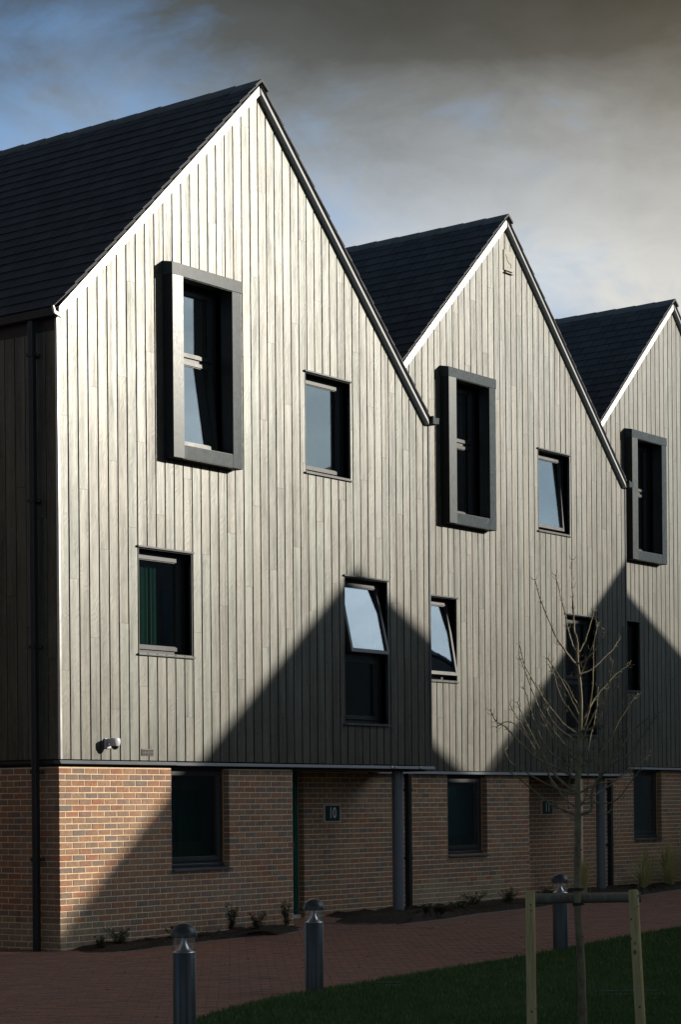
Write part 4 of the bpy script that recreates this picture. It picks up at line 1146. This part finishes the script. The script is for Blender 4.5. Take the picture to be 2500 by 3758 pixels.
def stakes():
    p = at(2143, 3758, DT)
    T = tag(empty('tree_support', (p.x, p.y, -2.30)), 'two round wooden stakes with a cross rail and black ties holding the young tree', 'tree stakes')
    base = Vector((p.x, p.y, -2.30)); rel = lambda q: Vector(q)-base
    def post(tu, tv, bu, bv, d, r):
        a = rel(at(tu, tv, d)); b = rel(at(bu, bv, d))
        ax = (a-b).normalized(); n = 18
        pts = [b-ax*0.1, b, b+(a-b)*0.5, a-ax*0.012, a-ax*0.002, a]
        build(MB().tube([tuple(x) for x in pts], [r, r, r*0.99, r*0.98, r*0.93, r*0.80], n), 'post', 'stake_wood', T, smooth=50)
        for k in range(7):
            t = random.random(); c = b+(a-b)*t; an = random.uniform(-1.3, 1.3)
            d_ = (-FW*math.cos(an)+RT*math.sin(an))
            build(MB().tube([tuple(c+d_*(r*0.94)), tuple(c+d_*(r+0.0012))], random.uniform(0.005, 0.009), 7), 'knot', 'leaf_dead', T)
    post(1947, 3269, 1954, 3845, 15.42, 0.0365)
    post(2326, 3266, 2358, 3850, 15.42, 0.0375)
    a = rel(at(1958, 3298, 15.60)); b = rel(at(2353, 3292, 15.60))
    build(MB().tube([tuple(a), tuple(a+(b-a)*0.5), tuple(b)], 0.038, 16), 'rail', 'rail_wood', T, smooth=50)
    for v0, sk in ((3264, 0.0), (3318, 0.02)):
        c = rel(at(2120, v0, DT)); n = 20; vv = []; ff = []
        for i in range(n):
            q = 2*math.pi*i/n; e = Vector((RT.x*math.cos(q)*0.034-FW.x*math.sin(q)*0.031, RT.y*math.cos(q)*0.034-FW.y*math.sin(q)*0.031, 0))
            vv += [tuple(c+e+Vector((0, 0, -0.011))), tuple(c+e+Vector((0, 0, 0.011)))]
        for i in range(n): k = (i+1) % n; ff.append((2*i, 2*k, 2*k+1, 2*i+1))
        build(MB().add(vv, ff), 'tie', 'rubber', T, smooth=60)
        e = c+RT*0.036; build(MB().tube([tuple(c+RT*0.02), tuple(e), tuple(e+RT*0.02+Vector((0, 0, 0.006 if sk == 0 else -0.0)) )], [0.011, 0.009, 0.002], 6), 'tie_end', 'rubber', T)
stakes()

# ------------------------------------------------------------------ plants
def shrub(p, h, n, label, mat='leaf_green', spread=0.12):
    E_ = tag(empty('small_shrub', p), label, 'shrub', 'young shrubs in the planting beds')
    st = MB(); lf = MB(); rr = random.Random(int(p[0]*97+p[1]*31)); h *= 1.2; n = int(n*1.5); spread *= 1.2
    for i in range(n):
        a = rr.uniform(0, 6.28); l = h*rr.uniform(0.6, 1.0); r_ = spread*rr.uniform(0.3, 1.0)
        q = [Vector((0.02*math.cos(a), 0.02*math.sin(a), 0.0)), Vector((r_*0.4*math.cos(a), r_*0.4*math.sin(a), l*0.45)), Vector((r_*math.cos(a+0.3), r_*math.sin(a+0.3), l))]
        q = smooth_line(q, 3); st.tube([tuple(x) for x in q], [0.004]*len(q), 4)
        for k in range(int(22*h/0.3)+10):
            t = rr.uniform(0.2, 1.0); c = q[min(len(q)-1, int(t*(len(q)-1)))]+Vector((rr.gauss(0, 0.012), rr.gauss(0, 0.012), rr.gauss(0, 0.015)))
            b = rr.uniform(0, 6.28); d_ = Vector((math.cos(b), math.sin(b), rr.uniform(-0.2, 0.7))).normalized(); e = d_.cross(Vector((0, 0, 1))).normalized(); s = rr.uniform(0.030, 0.052)
            lf.add([c, c+d_*s*0.55+e*s*0.32+Vector((0, 0, 0.003)), c+d_*s*1.2, c+d_*s*0.55-e*s*0.32+Vector((0, 0, 0.003))], [(0, 1, 2, 3)])
    build(st, 'stems', 'bark', E_); build(lf, 'foliage', mat, E_)
shrub((0.76, -0.22, gz(0.76)+0.03), 0.20, 9, 'low leafy shrub at the foot of the sunlit brick corner', spread=0.18)
shrub((1.75, -0.28, gz(1.75)+0.03), 0.16, 8, 'low dark shrub hidden behind the nearest bollard', spread=0.16)
shrub((2.95, -0.16, gz(2.95)+0.03), 0.36, 6, 'tallest of the three young shrubs below the ground-floor window', spread=0.10)
shrub((3.25, -0.34, gz(3.25)+0.03), 0.23, 7, 'bushy low shrub, middle one of the three beside the green door', spread=0.14)
shrub((4.05, -0.20, gz(4.05)+0.03), 0.31, 6, 'upright young shrub nearest to the green door', spread=0.10)
shrub((7.0, -0.45, gz(7)+0.03), 0.15, 7, 'low grey-green shrub at the foot of the column by sign 10', spread=0.12)
shrub((9.3, 0.25, gz(9)+0.03), 0.20, 9, 'low dark shrub against the brick of the middle house, nearer to the column', spread=0.22)
shrub((10.4, 0.35, gz(9)+0.03), 0.22, 9, 'low dark shrub against the brick of the middle house, nearer to the stake', spread=0.22)
shrub((0.35, -0.30, gz(0.35)+0.03), 0.12, 6, 'tiny sprig at the very corner of the brick, left end of the bed', spread=0.10)
shrub((8.2, -0.25, gz(8)+0.03), 0.17, 7, 'low shrub between the column by sign 10 and the window of the middle house', spread=0.18)
shrub((11.4, 0.30, gz(9)+0.03), 0.20, 8, 'low shrub behind the left-hand stake, at the right end of its bed', spread=0.2)
def grass_clump(p, h, n, spread, label):
    E_ = tag(empty('ornamental_grass', p), label, 'ornamental grass', 'tufts of tall grass in the far bed')
    rr = random.Random(int(p[0]*53)); mb = MB()
    for i in range(n):
        a = rr.uniform(0, 6.28); l = h*rr.uniform(0.55, 1.1); o = spread*abs(rr.gauss(0, 0.6)); w = rr.uniform(0.003, 0.006)
        e = Vector((-math.sin(a), math.cos(a), 0)); d_ = Vector((math.cos(a), math.sin(a), 0)); b = Vector((rr.gauss(0, 0.03), rr.gauss(0, 0.03), 0))
        q = [b+d_*o*(t**1.8)+Vector((0, 0, l*(t-0.28*t*t*min(1, o/0.25)))) for t in (0, 0.35, 0.7, 1.0)]
        ww = [w, w*0.9, w*0.6, w*0.1]
        v = []
        for x, y in zip(q, ww): v += [x-e*y, x+e*y]
        mb.add(v, [(2*k, 2*k+1, 2*k+3, 2*k+2) for k in range(3)])
    build(mb, 'blades', 'leaf_straw', E_)
grass_clump((13.6, 0.85, gz(13)+0.03), 0.75, 300, 0.35, 'tall straw-green grass tuft seen between the tree trunk and the grey column')
grass_clump((16.75, 1.35, gz(16)+0.03), 0.80, 380, 0.5, 'tall straw-green grass tuft beside the black downpipe of the far house')
grass_clump((17.9, 1.5, gz(16)+0.03), 1.0, 520, 0.6, 'large straw-green grass tuft below the window of the far house')
grass_clump((19.0, 1.7, gz(16)+0.03), 0.95, 480, 0.6, 'straw-green grass tuft right of the yellow plant')
grass_clump((20.2, 1.85, gz(16)+0.03), 0.95, 420, 0.6, 'straw-green grass tuft at the right edge of the photo')
grass_clump((15.9, 0.95, gz(16)+0.03), 0.6, 260, 0.4, 'short grass tuft at the foot of the grey column beyond the stakes')
grass_clump((17.3, 1.15, gz(16)+0.03), 0.6, 300, 0.5, 'low spreading grass tuft in front of the larger tufts, left of the yellow plant')
def yellow_plant(p):
    E_ = tag(empty('yellow_spurge', p), 'bright yellow-green flowering plant among the grass tufts', 'plant')
    rr = random.Random(9); lf = MB(); fl = MB()
    for i in range(26):
        a = rr.uniform(0, 6.28); l = rr.uniform(0.2, 0.42); o = rr.uniform(0, 0.2); tip = Vector((o*math.cos(a), o*math.sin(a), l))
        lf.tube([(0, 0, 0), tuple(tip*0.5+Vector((0, 0, 0.02))), tuple(tip)], 0.004, 4)
        for k in range(9):
            c = tip*rr.uniform(0.4, 1); b = rr.uniform(0, 6.28); d_ = Vector((math.cos(b), math.sin(b), 0.3)); e = Vector((-math.sin(b), math.cos(b), 0)); s = 0.04
            lf.add([c, c+d_*s*0.5+e*s*0.2, c+d_*s, c+d_*s*0.5-e*s*0.2], [(0, 1, 2, 3)])
        if l > 0.30:
            for k in range(14):
                c = tip+Vector((rr.gauss(0, 0.02), rr.gauss(0, 0.02), rr.gauss(0.01, 0.015))); b = rr.uniform(0, 6.28); d_ = Vector((math.cos(b), math.sin(b), rr.uniform(0, 0.8))); e = Vector((-math.sin(b), math.cos(b), 0)); s = 0.026
                fl.add([c, c+d_*s*0.5+e*s*0.4, c+d_*s, c+d_*s*0.5-e*s*0.4], [(0, 1, 2, 3)])
    build(lf, 'foliage', 'leaf_green', E_); build(fl, 'flowers', 'leaf_yellow', E_)
yellow_plant((18.75, 1.40, gz(18)+0.06))

def fallen_leaves():
    rr = random.Random(21); mb = MB(); n = 0
    while n < 150:
        x = rr.uniform(-7, 12); y = rr.uniform(-9.5, 0.4)
        if seen((x, y, gz(x))) < 50 or (x > 0 and y > -0.1): continue
        z = gz(x)+(0.045 if y < lawn_y(x) else 0.006); a = rr.uniform(0, 6.28); s_ = rr.uniform(0.012, 0.03)
        d_ = Vector((math.cos(a), math.sin(a), rr.uniform(-0.15, 0.15))); e = Vector((-math.sin(a), math.cos(a), rr.uniform(-0.2, 0.2))); c = Vector((x, y, z))
        mb.add([c-d_*s_, c+e*s_*0.55+Vector((0, 0, 0.004)), c+d_*s_, c-e*s_*0.55+Vector((0, 0, 0.006))], [(0, 1, 2, 3)]); n += 1
    tag(build(mb, 'fallen_leaves', 'leaf_dead'), 'scattered small brown leaves lying on the paving and lawn', 'leaves', kind='stuff')
fallen_leaves()

# sunken covers in the lawn
def lawn_cover(p, rz, w, label):
    E_ = tag(empty('lawn_drain', p, rz), label, 'drain', 'sunken drains in the lawn')
    build(MB().box(-w, w, -0.11, -0.06, -0.05, 0.022), 'kerb', 'concrete', E_)
    build(MB().box(-w, w, -0.06, 0.16, 0.014, 0.020), 'cover', 'dark_void', E_)
    build(MB().box(-w, w, 0.16, 0.19, -0.05, 0.028), 'kerb', 'concrete', E_)
lawn_cover((-1.9, -6.18, -2.295), R(-52), 0.13, 'narrow sunken drain in the grass beyond the second bollard')
lawn_cover((-1.52, -8.55, -2.295), R(-52), 0.28, 'wide sunken drain in the grass behind the right-hand stake')
